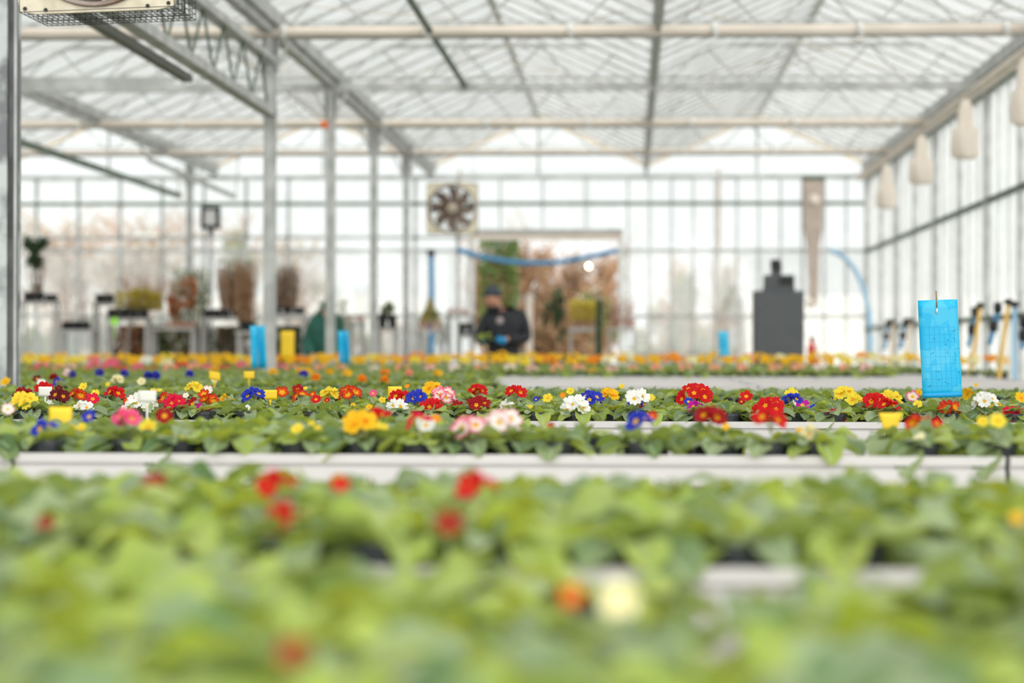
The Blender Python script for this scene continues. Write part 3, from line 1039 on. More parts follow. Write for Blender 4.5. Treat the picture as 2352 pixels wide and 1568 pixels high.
# bloom list: pixel x, pixel y, width in pixels, colour, bench row
FL = [
    # bench 4 row (index 4) and beyond, left part
    (13, 877, 22, 'golden', 4), (85, 870, 22, 'maroon', 4), (95, 879, 20, 'white', 4), (137, 875, 26, 'blue', 4),
    (268, 870, 27, 'cream', 4), (325, 876, 18, 'cream', 4), (492, 874, 14, 'cream', 4), (248, 882, 10, 'yellow', 4),
    # third bench row, from the post to the glass wall
    (100, 891, 38, 'red', 3), (135, 893, 20, 'maroon', 3), (138, 908, 46, 'maroon', 3), (57, 920, 66, 'yellow', 3),
    (54, 903, 42, 'dark red', 3), (110, 932, 26, 'white', 3), (76, 946, 28, 'maroon', 3), (192, 934, 46, 'white', 3),
    (191, 888, 24, 'yellow', 3), (178, 906, 44, 'orange-red', 3), (219, 903, 22, 'yellow', 3), (213, 916, 30, 'crimson', 3),
    (262, 901, 42, 'red', 3), (296, 922, 26, 'orange-red', 3),
    (322, 926, 76, 'white', 3), (356, 900, 32, 'yellow', 3), (384, 912, 36, 'orange-red', 3), (400, 922, 50, 'crimson', 3),
    (465, 942, 37, 'magenta', 3), (427, 908, 14, 'white-pink', 3), (443, 928, 30, 'dark red', 3), (468, 905, 28, 'orange-red', 3),
    (477, 896, 26, 'white-pink', 3), (444, 888, 38, 'yellow', 3), (480, 917, 40, 'orange-red', 3), (520, 916, 34, 'golden', 3),
    (582, 906, 56, 'blue', 3), (648, 901, 30, 'orange-red', 3), (684, 894, 28, 'dark red', 3), (702, 891, 9, 'yellow', 3),
    (690, 907, 34, 'orange-red', 3), (718, 905, 16, 'orange-red', 3), (726, 917, 22, 'red', 3), (751, 919, 14, 'red', 3),
    (757, 902, 42, 'yellow', 3), (804, 903, 56, 'orange-red', 3), (857, 903, 19, 'pink', 3), (848, 935, 17, 'golden', 3),
    (811, 930, 11, 'golden', 3), (878, 918, 16, 'yellow', 3),
    (918, 911, 44, 'red', 3), (954, 912, 50, 'blue', 3), (952, 926, 18, 'dark red', 3), (912, 932, 44, 'white', 3), (940, 941, 28, 'white', 3),
    (990, 921, 34, 'yellow', 3), (1018, 907, 62, 'pink-white', 3), (993, 890, 46, 'golden', 3), (935, 887, 14, 'orange', 3),
    (990, 931, 50, 'red', 3), (1098, 927, 56, 'dark red', 3), (1051, 934, 30, 'dark red', 3), (1097, 895, 40, 'red', 3),
    (1184, 899, 42, 'red', 3), (1166, 932, 36, 'white', 3),
    (1216, 939, 20, 'yellow', 3), (1231, 917, 12, 'blue', 3), (1258, 914, 26, 'yellow', 3), (1310, 898, 20, 'yellow', 3), (1293, 908, 9, 'orange', 3),
    (1357, 914, 60, 'blue', 3), (1322, 929, 70, 'white', 3), (1399, 906, 42, 'golden', 3), (1428, 887, 15, 'yellow', 4),
    (1461, 912, 58, 'white', 3), (1495, 914, 18, 'yellow', 3), (1466, 925, 48, 'blue', 3), (1463, 940, 38, 'dark red', 3), (1486, 942, 18, 'golden', 3),
    (1597, 903, 80, 'red', 3), (1581, 922, 20, 'blue', 3), (1602, 932, 38, 'magenta', 3),
    (1714, 910, 28, 'red', 3), (1703, 922, 17, 'dark red', 3), (1768, 932, 74, 'red', 3), (1768, 960, 70, 'red', 2),
    (1818, 904, 30, 'yellow', 3), (1819, 915, 40, 'blue', 3), (1832, 924, 24, 'white', 3), (1843, 930, 28, 'magenta', 3), (1869, 936, 20, 'blue', 3),
    (1915, 957, 54, 'crimson', 3), (1940, 902, 50, 'yellow', 3), (1966, 920, 42, 'yellow', 3), (2006, 919, 52, 'red', 3),
    (2040, 930, 46, 'red', 3), (2010, 934, 16, 'blue', 3), (2046, 912, 52, 'yellow', 3), (2096, 911, 28, 'pink-white', 3),
    (2111, 901, 18, 'golden', 3), (2108, 928, 23, 'yellow', 3), (2228, 904, 32, 'golden', 3), (2264, 918, 58, 'white', 3),
    (2268, 938, 36, 'golden', 3), (2293, 933, 32, 'yellow', 3), (2182, 938, 56, 'orange-red', 3), (2346, 914, 28, 'golden', 3),
    (2330, 952, 60, 'crimson', 3), (2241, 884, 10, 'golden', 4),
    # second bench row
    (18, 940, 34, 'white-pink', 2), (205, 957, 36, 'blue', 2), (290, 958, 62, 'pink', 2), (105, 982, 54, 'blue', 2), (158, 990, 40, 'golden', 2),
    (186, 984, 26, 'yellow', 2), (378, 955, 38, 'dark red', 2), (340, 981, 40, 'yellow', 2), (410, 1011, 28, 'yellow', 2),
    (568, 936, 14, 'white', 3), (825, 970, 76, 'golden', 2), (872, 987, 44, 'yellow', 2), (870, 954, 46, 'red', 2),
    (683, 985, 27, 'yellow', 2), (715, 975, 15, 'yellow', 2), (731, 985, 19, 'yellow', 2),
    (962, 965, 56, 'crimson', 2), (1001, 962, 26, 'orange', 2), (978, 976, 40, 'white', 2), (1075, 980, 84, 'pink-white', 2),
    (1155, 965, 80, 'white-pink', 2), (1473, 965, 52, 'blue', 2), (1498, 956, 24, 'red', 2), (1283, 1033, 20, 'orange', 2),
    (1265, 977, 14, 'dark red', 2), (1630, 955, 62, 'dark red', 2), (1668, 980, 15, 'golden', 2),
    (1838, 990, 18, 'golden', 2), (1870, 995, 50, 'cream', 2), (2110, 968, 52, 'orange-red', 2), (2152, 972, 26, 'red', 2),
    (2257, 968, 30, 'yellow', 2), (2292, 966, 36, 'yellow', 2), (2115, 1012, 40, 'cream', 2), (1002, 1035, 10, 'orange', 2),
    # the nearest benches, strongly out of focus
    (642, 1112, 86, 'ruby red', 1), (662, 1188, 84, 'ruby red', 1), (586, 1180, 40, 'rust red', 1), (355, 1112, 60, 'rust red', 1),
    (105, 1206, 46, 'rust red', 1), (781, 1112, 40, 'ruby red', 1), (1102, 1112, 84, 'ruby red', 1), (1032, 1202, 64, 'rust red', 0),
    (1422, 1380, 100, 'cream', 0), (1314, 1370, 64, 'orange-red', 0), (672, 1500, 80, 'rust red', 0),
    (2335, 1190, 30, 'golden', 1),
]
placed = []          # (x, y)


def place_y(u, v, n):
    """depth on bench n where a bloom at pixel (u, v) stands free of its neighbours"""
    lo, hi = YN[n] + 0.07, YN[n] + BD - 0.07
    want = (0.152 + 0.80 - RIMS.get(n, RIM)) * FPX / max(5, v - 800)
    want = min(hi, max(lo, want))
    best = None
    for k in range(30):
        yk = want + (k // 2 + (k % 2)) * 0.035 * (1 if k % 2 else -1)
        if yk < lo or yk > hi:
            continue
        p = P(u, v, yk)
        if not (surf(n) + 0.075 < p.z < surf(n) + 0.24):
            continue
        dm = min([math.hypot(p.x - a, p.y - b) for a, b in placed] or [9])
        if dm > 0.095:
            return p
        if best is None or dm > best[0] + 0.004:
            best = (dm, p)
    return best[1] if best else P(u, v, want)


heads = []
FL.sort(key=lambda f: -(f[2] + (f[1] - 900) * 0.6))       # big and near clusters take their places first
for (u, v, wpx, col, n) in FL:
    p = place_y(u, v, n)
    # keep pots off the gap between bench sections
    placed.append((p.x, p.y))
    heads.append([u, v, wpx, col, n, p])
used_labels = {}
for i, (u, v, wpx, col, n, p) in enumerate(heads):
    near = sorted((h for j, h in enumerate(heads) if j != i and h[4] == n), key=lambda h: abs(h[0] - u) + abs(h[1] - v))[:2]
    size = 'lone bloom' if wpx * p.y / FPX < 0.052 else 'cluster'
    lf = [h for h in near]
    txt = '%s primrose %s, %s bench, by %s and %s ones' % (col, size, ROWW[n], lf[0][3], lf[1][3])
    if lf[0][3] == lf[1][3]:
        txt = '%s primrose %s, %s bench, by %s ones' % (col, size, ROWW[n], lf[0][3])
    heads[i].append(txt)
cnt = {}
for h in heads:
    cnt.setdefault(h[6], []).append(h)
ORD = ['first', 'second', 'third', 'fourth', 'fifth', 'sixth', 'seventh', 'eighth', 'ninth']
for t, hs in cnt.items():
    if len(hs) > 1:
        hs.sort(key=lambda h: h[0])
        for k, h in enumerate(hs):
            h[6] = t.replace(' bench, ', ' bench, %s such, ' % ORD[k])
for i, (u, v, wpx, col, n, p, txt) in enumerate(heads):
    sc = {0: 1.4, 1: 1.3, 2: 1.2}.get(n, 1.05)
    flowering(p, 1.14 * wpx * p.y / FPX, col, txt, 'flowering primroses on the benches', sc=sc, seed=i + 1, SURF=surf(n))


# leafy plants on a grid
def stat(x, y):
    return min([math.hypot(x - a, y - b) for a, b in placed] or [9])


cells = []
for n in range(0, 11):
    y0 = YN[n]
    pitch = 0.135 if n >= 2 else 0.14
    rows = 8
    for r_ in range(rows):
        yy = y0 + 0.075 + r_ * (BD - 0.15) / (rows - 1)
        u0x = P(-800, 800, yy).x
        u1x = P(3300, 800, yy).x
        for mi in MODS[n]:
            a, b_ = MOD[mi]
            nc = int((b_ - a - 0.1) / pitch)
            for c_ in range(nc + 1):
                xx = a + 0.06 + c_ * (b_ - a - 0.12) / nc + (0.03 if r_ % 2 else -0.03) * (0 if c_ in (0, nc) else 1)
                if xx < u0x or xx > u1x:
                    continue
                uu = CX + (Vector((xx, yy, 0.8)) - CAM).dot(right) / (Vector((xx, yy, 0.8)) - CAM).dot(fwd) * FPX
                # benches that the photo shows thinly stocked or empty
                if n == 2 and uu > 1230 and not (uu > 2050) and (r_ >= 3 or (r_ in (1, 2) and math.sin(uu * 0.021) < -0.1) or (r_ == 0 and (1352 < uu < 1400 or 1512 < uu < 1560))):
                    continue
                if n == 2 and r_ >= 2 and uu > 2050 and r_ > 4:
                    continue
                if n == 3 and r_ >= 6 and 1490 < uu < 1700:
                    continue
                if n == 3 and r_ == 0 and (1490 < uu < 1530 or 690 < uu < 700):
                    continue
                if n in (5, 6, 7) and uu > 1080 - (n - 5) * 10 + 60 * math.sin(r_ * 2.1):
                    continue
                if n == 8 and uu > 2035:
                    continue
                if n == 4 and r_ == 0 and 1510 < uu < 1560:
                    continue
                if n == 0 and ((1530 < uu < 1860 and r_ > 1) or (1010 < uu < 1300 and r_ > 4) or (2050 < uu < 2330 and r_ > 3)):
                    continue
                jx, jy = rnd.uniform(-0.012, 0.012), rnd.uniform(-0.008, 0.008)
                if rnd.random() < (0.07 if n < 2 else 0.02):
                    continue
                cells.append((n, r_, xx + jx, yy + jy, uu))
free = [c for c in cells if stat(c[2], c[3]) > 0.088]
near = [c for c in free if c[0] <= 3 and -110 < c[4] < 2460]
near.sort(key=lambda c: c[3])
ind, rest = near[:300], near[300:]
for i, (n, r_, x, y, uu) in enumerate(ind):
    sc = {0: 1.75, 1: 1.5, 2: 1.16 if uu < 1150 else 1.3}.get(n, 1.08) * rnd.uniform(0.88, 1.12)
    hn = min(heads, key=lambda h: math.hypot(h[5].x - x, h[5].y - y))
    dy, dx = y - hn[5].y, x - hn[5].x
    rel_w = 'behind' if dy > 0.08 else 'before' if dy < -0.08 else 'beside'
    leafy(x, y, sc, 'leafy green primrose %s the %s %s, %s bench' % (rel_w, hn[3], 'bloom' if hn[2] * hn[5].y / FPX < 0.052 else 'cluster', ROWW[n]),
          'primroses without blooms on the %s bench row' % ROWW[n], rnd.randrange(9), surf(n))
rest += [c for c in free if c[0] > 3 or not -110 < c[4] < 2460]
# everything further back is one mass
VV, FF, UU, MI = [], [], [], []
off = 0
pv = np.array([v for v in pb.v])
pf = pb.f
comb = []
for ro in ROS:
    vs, fs, us, ms = [], [], [], []
    o_ = 0
    for (li, yg, m) in ro:
        v_, f_, u_ = LEAFLO[li]
        A = np.array(m)
        vv = v_ @ A[:3, :3].T + A[:3, 3]
        vs.append(vv)
        us.append(u_)
        fs += [tuple(q + o_ for q in f) for f in f_]
        ms += [yg] * len(f_)
        o_ += len(vv)
    comb.append((np.vstack(vs), fs, np.vstack(us), ms))
for (n, r_, x, y, uu) in rest:
    v_, f_, u_, m_ = comb[rnd.randrange(9)]
    a = rnd.uniform(0, 6.28)
    s_ = rnd.uniform(0.98, 1.2) * (1.25 if n >= 8 else 1.0)
    ca, sa = math.cos(a) * s_, math.sin(a) * s_
    R_ = np.array([[ca, -sa, 0], [sa, ca, 0], [0, 0, s_]])
    vv = v_ @ R_.T + np.array([x, y, SURF + POTH - 0.006])
    VV.append(vv)
    UU.append(u_)
    FF += [tuple(q + off for q in f) for f in f_]
    MI += m_
    off += len(vv)
    pp = pv + np.array([x, y, SURF])
    VV.append(pp)
    UU.append(np.zeros((len(pp), 2)))
    FF += [tuple(q + off for q in f) for f in pf]
    MI += [2] * len(pf)
    off += len(pp)
me = mesh_from('primrose_foliage', np.vstack(VV), FF, np.vstack(UU), [M['leafA'], M['leafB'], M['pot']], MI)
o = bpy.data.objects.new('primrose_foliage', me)
C.objects.link(o)
tag(o, 'dense green primrose foliage covering the benches further back', 'foliage', kind='stuff')

# far rows in bloom: tall yellow polyanthus at the back, pink and salmon in front
fi = 1000


def far_plant(u, v, wpx, col, Y, name, label, group, nf=8):
    global fi
    fi += 1
    p = P(u, v, Y)
    flowering(p, wpx * Y / FPX, col, label, group, nf=nf, name=name, seed=fi, nleaf=9, fr=0.027, sc=1.05)


rr = random.Random(3)
u = 66
while u < 2352:
    if 715 < u < 0:
        pass
    v = rr.uniform(815, 826)
    col = rr.choice(['golden', 'golden', 'yellow', 'golden', 'orange'] if u > 600 else ['golden', 'yellow', 'golden'])
    if rr.random() < (0.10 if u < 600 else 0.04):
        col = 'cream'
    Y = YN[9] + rr.choice([0.2, 0.5, 0.8])
    far_plant(u, v, rr.uniform(32, 44), col, Y, 'tall_polyanthus',
              '%s polyanthus on a tall stalk, tenth bench row' % col, '%s polyanthus in the tenth bench row' % col)
    u += rr.uniform(20, 30) if u < 2060 else rr.uniform(40, 60)
u = 60
while u < 2352:
    v = rr.uniform(824, 832) if u < 700 else rr.uniform(822, 830)
    col = rr.choice(['golden', 'yellow', 'orange', 'golden', 'cream'] if u > 600 else ['yellow', 'golden', 'white', 'cream', 'golden', 'pink'])
    Y = YN[8] + rr.uniform(0.55, 0.95)
    if u > 2035:
        Y = YN[9] + 0.1
    far_plant(u, v, rr.uniform(30, 38), col, Y, 'tall_polyanthus',
              '%s polyanthus on a shorter stalk, ninth bench row' % col, '%s polyanthus in the ninth bench row' % col)
    u += rr.uniform(30, 48)
u = 70
while u < 2040:
    v = rr.uniform(843, 850) if u > 650 else rr.uniform(838, 850)
    col = rr.choice(['salmon', 'salmon', 'pink-white', 'salmon', 'white-pink'] if u > 650 else ['pink', 'pink', 'crimson', 'pink-white', 'salmon'])
    Y = YN[8] + rr.uniform(0.10, 0.3)
    far_plant(u, v, rr.uniform(32, 44), col, Y, 'low_polyanthus',
              '%s polyanthus at the bench edge, ninth bench row' % col, '%s polyanthus at the edge of the ninth bench row' % col, 7)
    u += rr.uniform(46, 78) if u > 650 else rr.uniform(22, 40)
for (u, v, wpx, col, n) in [(492, 848, 16, 'golden', 6), (628, 853, 22, 'golden', 6), (705, 852, 30, 'golden', 6), (690, 851, 20, 'golden', 6), (725, 866, 18, 'orange', 5),
                            (757, 853, 16, 'golden', 6), (796, 856, 24, 'golden', 6), (884, 854, 24, 'orange', 6), (883, 871, 15, 'orange', 5),
                            (1005, 856, 26, 'golden', 6), (940, 856, 14, 'salmon', 6), (831, 869, 10, 'orange', 5), (165, 860, 14, 'blue', 5),
                            (228, 856, 14, 'blue', 5), (285, 857, 18, 'blue', 5), (340, 862, 14, 'blue', 5), (357, 862, 12, 'blue', 5),
                            (435, 858, 12, 'blue', 5), (697, 858, 18, 'blue', 5), (123, 866, 9, 'dark red', 5), (155, 856, 12, 'white-pink', 5), (1362, 852, 26, 'golden', 8),
                            (2110, 858, 14, 'yellow', 9), (2052, 846, 26, 'cream', 9)]:
    Y = YN[n] + BD * 0.5
    Y = min(YN[n] + BD - 0.08, max(YN[n] + 0.08, 0.15 * FPX / max(8, v - 800)))
    far_plant(u, v, wpx, col, Y, 'low_polyanthus', '%s polyanthus showing in the %s bench row' % (col, ROWW[n]),
              '%s polyanthus in the %s bench row' % (col, ROWW[n]), 4)


# ------------------------------------------------------------------ labels and traps
def slab(name, p00, p10, p11, p01, th, m, parent=None, nx=8, ny=12, bend=None):
    """thin bent sheet between four corner points"""
    vs, fs = [], []
    p00, p10, p11, p01 = map(Vector, (p00, p10, p11, p01))
    for side in (0, 1):
        for j in range(ny + 1):
            for i in range(nx + 1):
                s, t = i / nx, j / ny
                p = p00.lerp(p10, s).lerp(p01.lerp(p11, s), t)
                q = Vector(p)
                q.y += th * side + (bend(s, t) if bend else 0)
                vs.append(q)
    N = (nx + 1) * (ny + 1)
    for j in range(ny):
        for i in range(nx):
            a = j * (nx + 1) + i
            fs.append((a, a + 1, a + nx + 2, a + nx + 1))
            fs.append((N + a, N + a + nx + 1, N + a + nx + 2, N + a + 1))
    edge = [i for i in range(nx + 1)] + [j * (nx + 1) + nx for j in range(1, ny + 1)] + [ny * (nx + 1) + i for i in range(nx - 1, -1, -1)] + [j * (nx + 1) for j in range(ny - 1, 0, -1)]
    for k in range(len(edge)):
        a, b_ = edge[k], edge[(k + 1) % len(edge)]
        fs.append((a, N + a, N + b_, b_))
    b = MB()
    b.v, b.f = vs, fs
    return b.build(name, m, parent, True)


def rel(p, o):
    return Vector(p) - o


Yt = 8.0
o0 = P(2165, 985, Yt)
o0.z = SURF
tr_ = empty('sticky_trap', o0)
tag(tr_, 'large blue sticky insect trap on a thin stake, dotted with flies', 'insect trap', 'blue sticky traps')
c = [rel(P(*a, Yt), o0) for a in ((2108, 690), (2199, 687), (2210, 911), (2119, 914))]
bend = lambda s, t: -0.006 * math.sin(s * PI) + 0.003 * math.sin(t * 5)
slab('sheet', *c, 0.0012, M['blue'], tr_, bend=bend)
b = MB()
for i in range(1, 8):
    for (t0, t1) in ((0.26, 0.94),):
        s = i / 8
        pa = c[0].lerp(c[1], s).lerp(c[3].lerp(c[2], s), t0)
        pb_ = c[0].lerp(c[1], s).lerp(c[3].lerp(c[2], s), t1)
        pts = []
        for k in range(7):
            q = pa.lerp(pb_, k / 6)
            t = t0 + (t1 - t0) * k / 6
            q.y += bend(s, t) - 0.0006
            pts.append(q)
        b.tube(pts, 0.00022, 4)
for j in range(9):
    t = 0.28 + j * 0.075
    pts = []
    for k in range(9):
        s = 0.06 + 0.88 * k / 8
        q = c[0].lerp(c[1], s).lerp(c[3].lerp(c[2], s), t)
        q.y += bend(s, t) - 0.0006
        pts.append(q)
    b.tube(pts, 0.00022, 4)
g = b.build('printed_grid', M['grid'], tr_)
g['kind'] = 'stuff'
# darker plain margin at the foot and one edge
slab('margin', c[0].lerp(c[3], 0.95) + Vector((0, -0.0012, 0)), c[1].lerp(c[2], 0.95) + Vector((0, -0.0012, 0)),
     c[2] + Vector((0, -0.0012, 0)), c[3] + Vector((0, -0.0012, 0)), 0.0008, M['bluedark'], tr_, 8, 2, lambda s, t: bend(s, 0.95 + 0.05 * t))
fly = MB().lathe([(0.0004, -0.002), (0.0011, 0), (0.0004, 0.002)], 6).mesh('fly', M['ink'], True)
for (u, v) in ((2114, 722), (2193, 757), (2190, 760), (2191, 777), (2176, 780), (2172, 790), (2200, 800), (2176, 810), (2176, 806), (2140, 812), (2143, 809), (2155, 853),
               (2156, 872), (2171, 878), (2136, 885), (2134, 888), (2202, 854), (2194, 826), (2145, 778), (2126, 870), (2177, 881)):
    q = rel(P(u, v, Yt), o0)
    f = inst('fly', fly, tr_, q + Vector((0, -0.009, 0)), (rnd.uniform(-1, 1), rnd.uniform(-1, 1), rnd.uniform(0, 3)))
    f.scale = (1.1,) * 3
MB().tube([rel(P(2166, 985, Yt), o0) * 1.0 + Vector((0, 0.004, -0.02)), rel(P(2163, 900, Yt), o0) + Vector((0, 0.004, 0)), rel(P(2150, 722, Yt), o0) + Vector((0, 0.004, 0))], 0.0014, 6).build('stake', M['galv'], tr_, True)
MB().tube([rel(P(2151, 706, Yt), o0) + Vector((0, -0.008, 0)), rel(P(2150, 668, Yt), o0)], 0.0022, 6).build('twig_tip', M['wood'], tr_, True)
MB().lathe([(0.001, -0.009), (0.004, 0), (0.001, 0.009)], 8).build('twist_tie', M['whitecard'], tr_, True).location = rel(P(2151, 714, Yt), o0) + Vector((0, -0.009, 0))


def small_trap(u0, u1, v0, v1, Y, mname, label, fold=False, lean=4, grp='blue sticky traps'):
    o_ = P((u0 + u1) / 2, v1, Y)
    o_.z = SURF
    e = empty('sticky_trap', o_)
    tag(e, label, 'insect trap', grp)
    c = [rel(P(*a, Y), o_) for a in ((u0, v0), (u1 - lean / 2, v0), (u1 + lean / 2, v1), (u0 + lean, v1))]
    slab('sheet', *c, 0.0015, M[mname], e, 10, 6, (lambda s, t: 0.035 * (1 - abs(s - 0.5) * 2)) if fold else (lambda s, t: -0.006 * math.sin(s * PI)))
    if fold:
        MB().tube([(c[0] + c[1]) / 2 + Vector((0, 0.02, 0)), (c[2] + c[3]) / 2 + Vector((0, 0.02, 0))], 0.003, 6).build('fold_line', M['bluedark'], e)
    MB().tube([Vector((0, 0.006, 0.002)), (c[0] + c[1]) / 2 + Vector((0, 0.045 if fold else 0.006, -0.02))], 0.003, 6).build('stake', M['galv'], e, True)


small_trap(574, 611, 748, 846, 16.3, 'blue', 'blue folded sticky trap standing before the second tall grey post', True)
small_trap(645, 676, 760, 824, 20.9, 'yellowsheet', 'plain yellow sticky trap between two blue ones', False, 0, 'yellow sticky trap')
small_trap(776, 802, 760, 835, 18.6, 'blue', 'small blue sticky trap right of the orange-box post', True, 3)
small_trap(1649, 1674, 761, 824, 22.0, 'blue', 'small blue sticky trap near the dark grey cabinet', False, 4)


def plant_tag(u, v, wpx, hpx, Y, m, label, grp, stem_to=None, taper=1.0, tilt=0):
    o_ = P(u, v, Y)
    ctr = Vector(o_)
    o_.z = SURF + 0.03
    e = empty('plant_label', o_)
    tag(e, label, 'plant label', grp)
    hw, hh = wpx * Y / FPX / 2, hpx * Y / FPX / 2
    zc = ctr.z - o_.z
    sh = tilt * hh
    pl = slab('card', (-hw, 0, zc + hh + sh), (hw, 0, zc + hh - sh), (hw * taper, 0, zc - hh - sh), (-hw * taper, 0, zc - hh + sh), 0.0009, M[m], e, 6, 4,
              lambda s, t: -0.0015 * math.sin(s * PI))
    b = MB()
    b.v = [(-hw * 0.22, .0002, zc - hh * 0.9), (hw * 0.22, .0002, zc - hh * 0.9), (hw * 0.1, .0002, zc - hh - 0.012), (-hw * 0.1, .0002, zc - hh - 0.012), (0.0035, .0002, 0.0), (-0.0035, .0002, 0.0)]
    b.v += [(x_, y_ + 0.001, z_) for (x_, y_, z_) in b.v]
    b.f = [(0, 3, 2, 1), (3, 5, 4, 2), (6, 7, 8, 9), (9, 8, 10, 11), (0, 6, 9, 3), (3, 9, 11, 5), (1, 2, 8, 7), (2, 4, 10, 8), (5, 11, 10, 4), (0, 1, 7, 6)]
    b.build('stake', M[m], e)


plant_tag(104, 899, 32, 23, 8.1, 'whitecard', 'blank white label among red and maroon primroses', 'plant labels')
plant_tag(338, 910, 43, 27, 6.25, 'whitecard', 'blank white T-shaped label before the big white primrose', 'plant labels')
plant_tag(139, 962, 54, 56, 5.75, 'yellowsheet', 'broad yellow label behind the blue primrose of the second row', 'plant labels', taper=0.95)
plant_tag(621, 906, 31, 22, 8.2, 'yellowsheet', 'yellow label next to the tall blue primrose', 'plant labels')
plant_tag(907, 899, 32, 24, 8.35, 'yellowsheet', 'yellow label behind the red and blue primroses', 'plant labels')
plant_tag(2045, 968, 54, 40, 5.75, 'yellowsheet', 'blurred yellow label with narrowing foot near the big blue trap', 'plant labels', taper=0.55)
plant_tag(493, 863, 26, 18, 11.0, 'yellowsheet', 'small tilted yellow label far back in the green foliage', 'plant labels', tilt=0.25)
plant_tag(572, 861, 25, 17, 11.2, 'yellowsheet', 'small square yellow label in the foliage under the folded trap', 'plant labels')


# ------------------------------------------------------------------ fans
def fan(cx_, cy_, cz_, size, depth, label, blades=8, rz=0.0, chain=0.3):
    e = empty('circulation_fan', (cx_, cy_, cz_), rz)
    tag(e, label, 'fan', 'cream circulation fans')
    h = size / 2
    R = size * 0.455
    # plate with round opening
    b = MB()
    n = 48
    for yy in (0, 0.02):
        for i in range(n):
            t = 2 * PI * i / n + PI / 4
            ct, st_ = math.cos(t), math.sin(t)
            k = h / max(abs(ct), abs(st_))
            k = min(k, h * 1.36)
            b.v.append((ct * k, yy, st_ * k))
        for i in range(n):
            t = 2 * PI * i / n + PI / 4
            b.v.append((math.cos(t) * R, yy, math.sin(t) * R))
    for i in range(n):
        j = (i + 1) % n
        b.f += [(i, j, n + j, n + i), (2 * n + i, 3 * n + i, 3 * n + j, 2 * n + j), (i, 2 * n + i, 2 * n + j, j), (n + i, n + j, 3 * n + j, 3 * n + i)]
    b.build('face_plate', M['plate'], e)
    # inlet ring and shroud
    b = MB()
    pr = [(R, 0.0), (R + 0.012, -0.012), (R + 0.004, -0.02), (R - 0.01, -0.005), (R - 0.008, depth * 0.5), (R + 0.0, depth * 0.5)]
    base = 0
    for (r_, y_) in pr:
        for i in range(n):
            t = 2 * PI * i / n
            b.v.append((r_ * math.cos(t), y_, r_ * math.sin(t)))
    for k in range(len(pr) - 1):
        for i in range(n):
            j = (i + 1) % n
            b.f.append((k * n + i, k * n + j, (k + 1) * n + j, (k + 1) * n + i))
    b.build('inlet_ring', M['dirtmetal'], e, True)
    # blades
    bb = MB()
    m_ = 6
    for k in range(m_ + 1):
        t = k / m_
        r_ = 0.14 * R + (0.92 - 0.14) * R * t
        wd = R * (0.10 + 0.15 * math.sin(t * PI * 0.85))
        tw = 0.9 - 0.45 * t
        sw = 0.22 * t * t
        for s in (-1, 1):
            bb.v.append((r_ * math.cos(sw) + 0, s * wd * math.sin(tw) + 0.09, r_ * math.sin(sw) + s * wd * math.cos(tw)))
    for k in range(m_):
        a = 2 * k
        bb.f.append((a, a + 1, a + 3, a + 2))
    bm_ = bb.mesh('blade', M['dirtmetal'], True)
    for k in range(blades):
        o_ = inst('blade', bm_, e, (0, 0, 0), (0, 2 * PI * k / blades + 0.2, 0))
        md = o_.modifiers.new('thickness', 'SOLIDIFY')
        md.thickness = 0.004
    MB().lathe([(0.001, 0), (0.05 * size / .6, 0.0), (0.062 * size / .6, 0.03), (0.062 * size / .6, 0.10), (0.06, 0.14)], 20).build('hub', M['hub'], e, True).rotation_euler = (-PI / 2, 0, 0)
    # screws
    sc_ = MB().lathe([(0.001, -0.004), (0.008, -0.002), (0.008, 0.002)], 10).mesh('screw', M['wire'])
    for sx in (-1, 1):
        for sz in (-1, 1):
            inst('screw', sc_, e, (sx * h * 0.9, -0.002, sz * h * 0.93), (PI / 2, 0, 0))
            inst('screw', sc_, e, (sx * h * 0.64, -0.002, sz * h * 0.955), (PI / 2, 0, 0))
    # wire cage at the back and front spokes
    g = MB()
    cell = 0.023
    hb = h * 0.97
    r_ = 0.00115
    def w3(a, b_):
        g.bar(a, b_, r_ * 2, n=4)
    k = int(size / cell)
    kd = max(3, int(depth / 0.058))
    for zz in (-1, 1):
        for i in range(k + 1):
            x = -hb + 2 * hb * i / k
            w3((x, 0.0, zz * hb), (x, depth, zz * hb))
        for j in range(kd + 1):
            y_ = depth * j / kd
            w3((-hb, y_, zz * hb), (hb, y_, zz * hb))
    for xx in (-1, 1):
        for i in range(k + 1):
            z = -hb + 2 * hb * i / k
            w3((xx * hb, 0.0, z), (xx * hb, depth, z))
        for j in range(kd + 1):
            y_ = depth * j / kd
            w3((xx * hb, y_, -hb), (xx * hb, y_, hb))
    for i in range(k + 1):
        x = -hb + 2 * hb * i / k
        w3((x, depth, -hb), (x, depth, hb))
        w3((-hb, depth, x), (hb, depth, x))
    gg = g.build('wire_cage', M['wire'], e)
    gg['kind'] = 'stuff'
    # front guard spokes
    g = MB()
    for i in range(4):
        t = i * PI / 4 + 0.5
        g.bar((math.cos(t) * R, -0.004, math.sin(t) * R), (-math.cos(t) * R, -0.004, -math.sin(t) * R), 0.006, n=6)
    g.build('motor_bracket', M['dirtmetal'], e)
    for sx in (-1, 1):
        MB().bar((sx * h * 0.8, 0.01, h * 0.98), (sx * h * 0.8, chain, HB - cz_ + 0.03), 0.008, n=6).build('hanging_chain', M['galv'], e)
    return e


pf_ = P(217, 21, 9.3)
nf_ = fan(pf_.x, 9.3, pf_.z + 0.305, 0.63, 0.40, 'cream fan with black wire cage cut off by the top edge', 7, chain=2.4, rz=-0.03)
nf_.rotation_euler = (0, -0.03, -0.03)
pf2 = P(1038, 478, 27.4)
fan(pf2.x, 27.4, pf2.z, 0.585, 0.25, 'complete cream square fan with brown blades hanging before the doorway', 8)

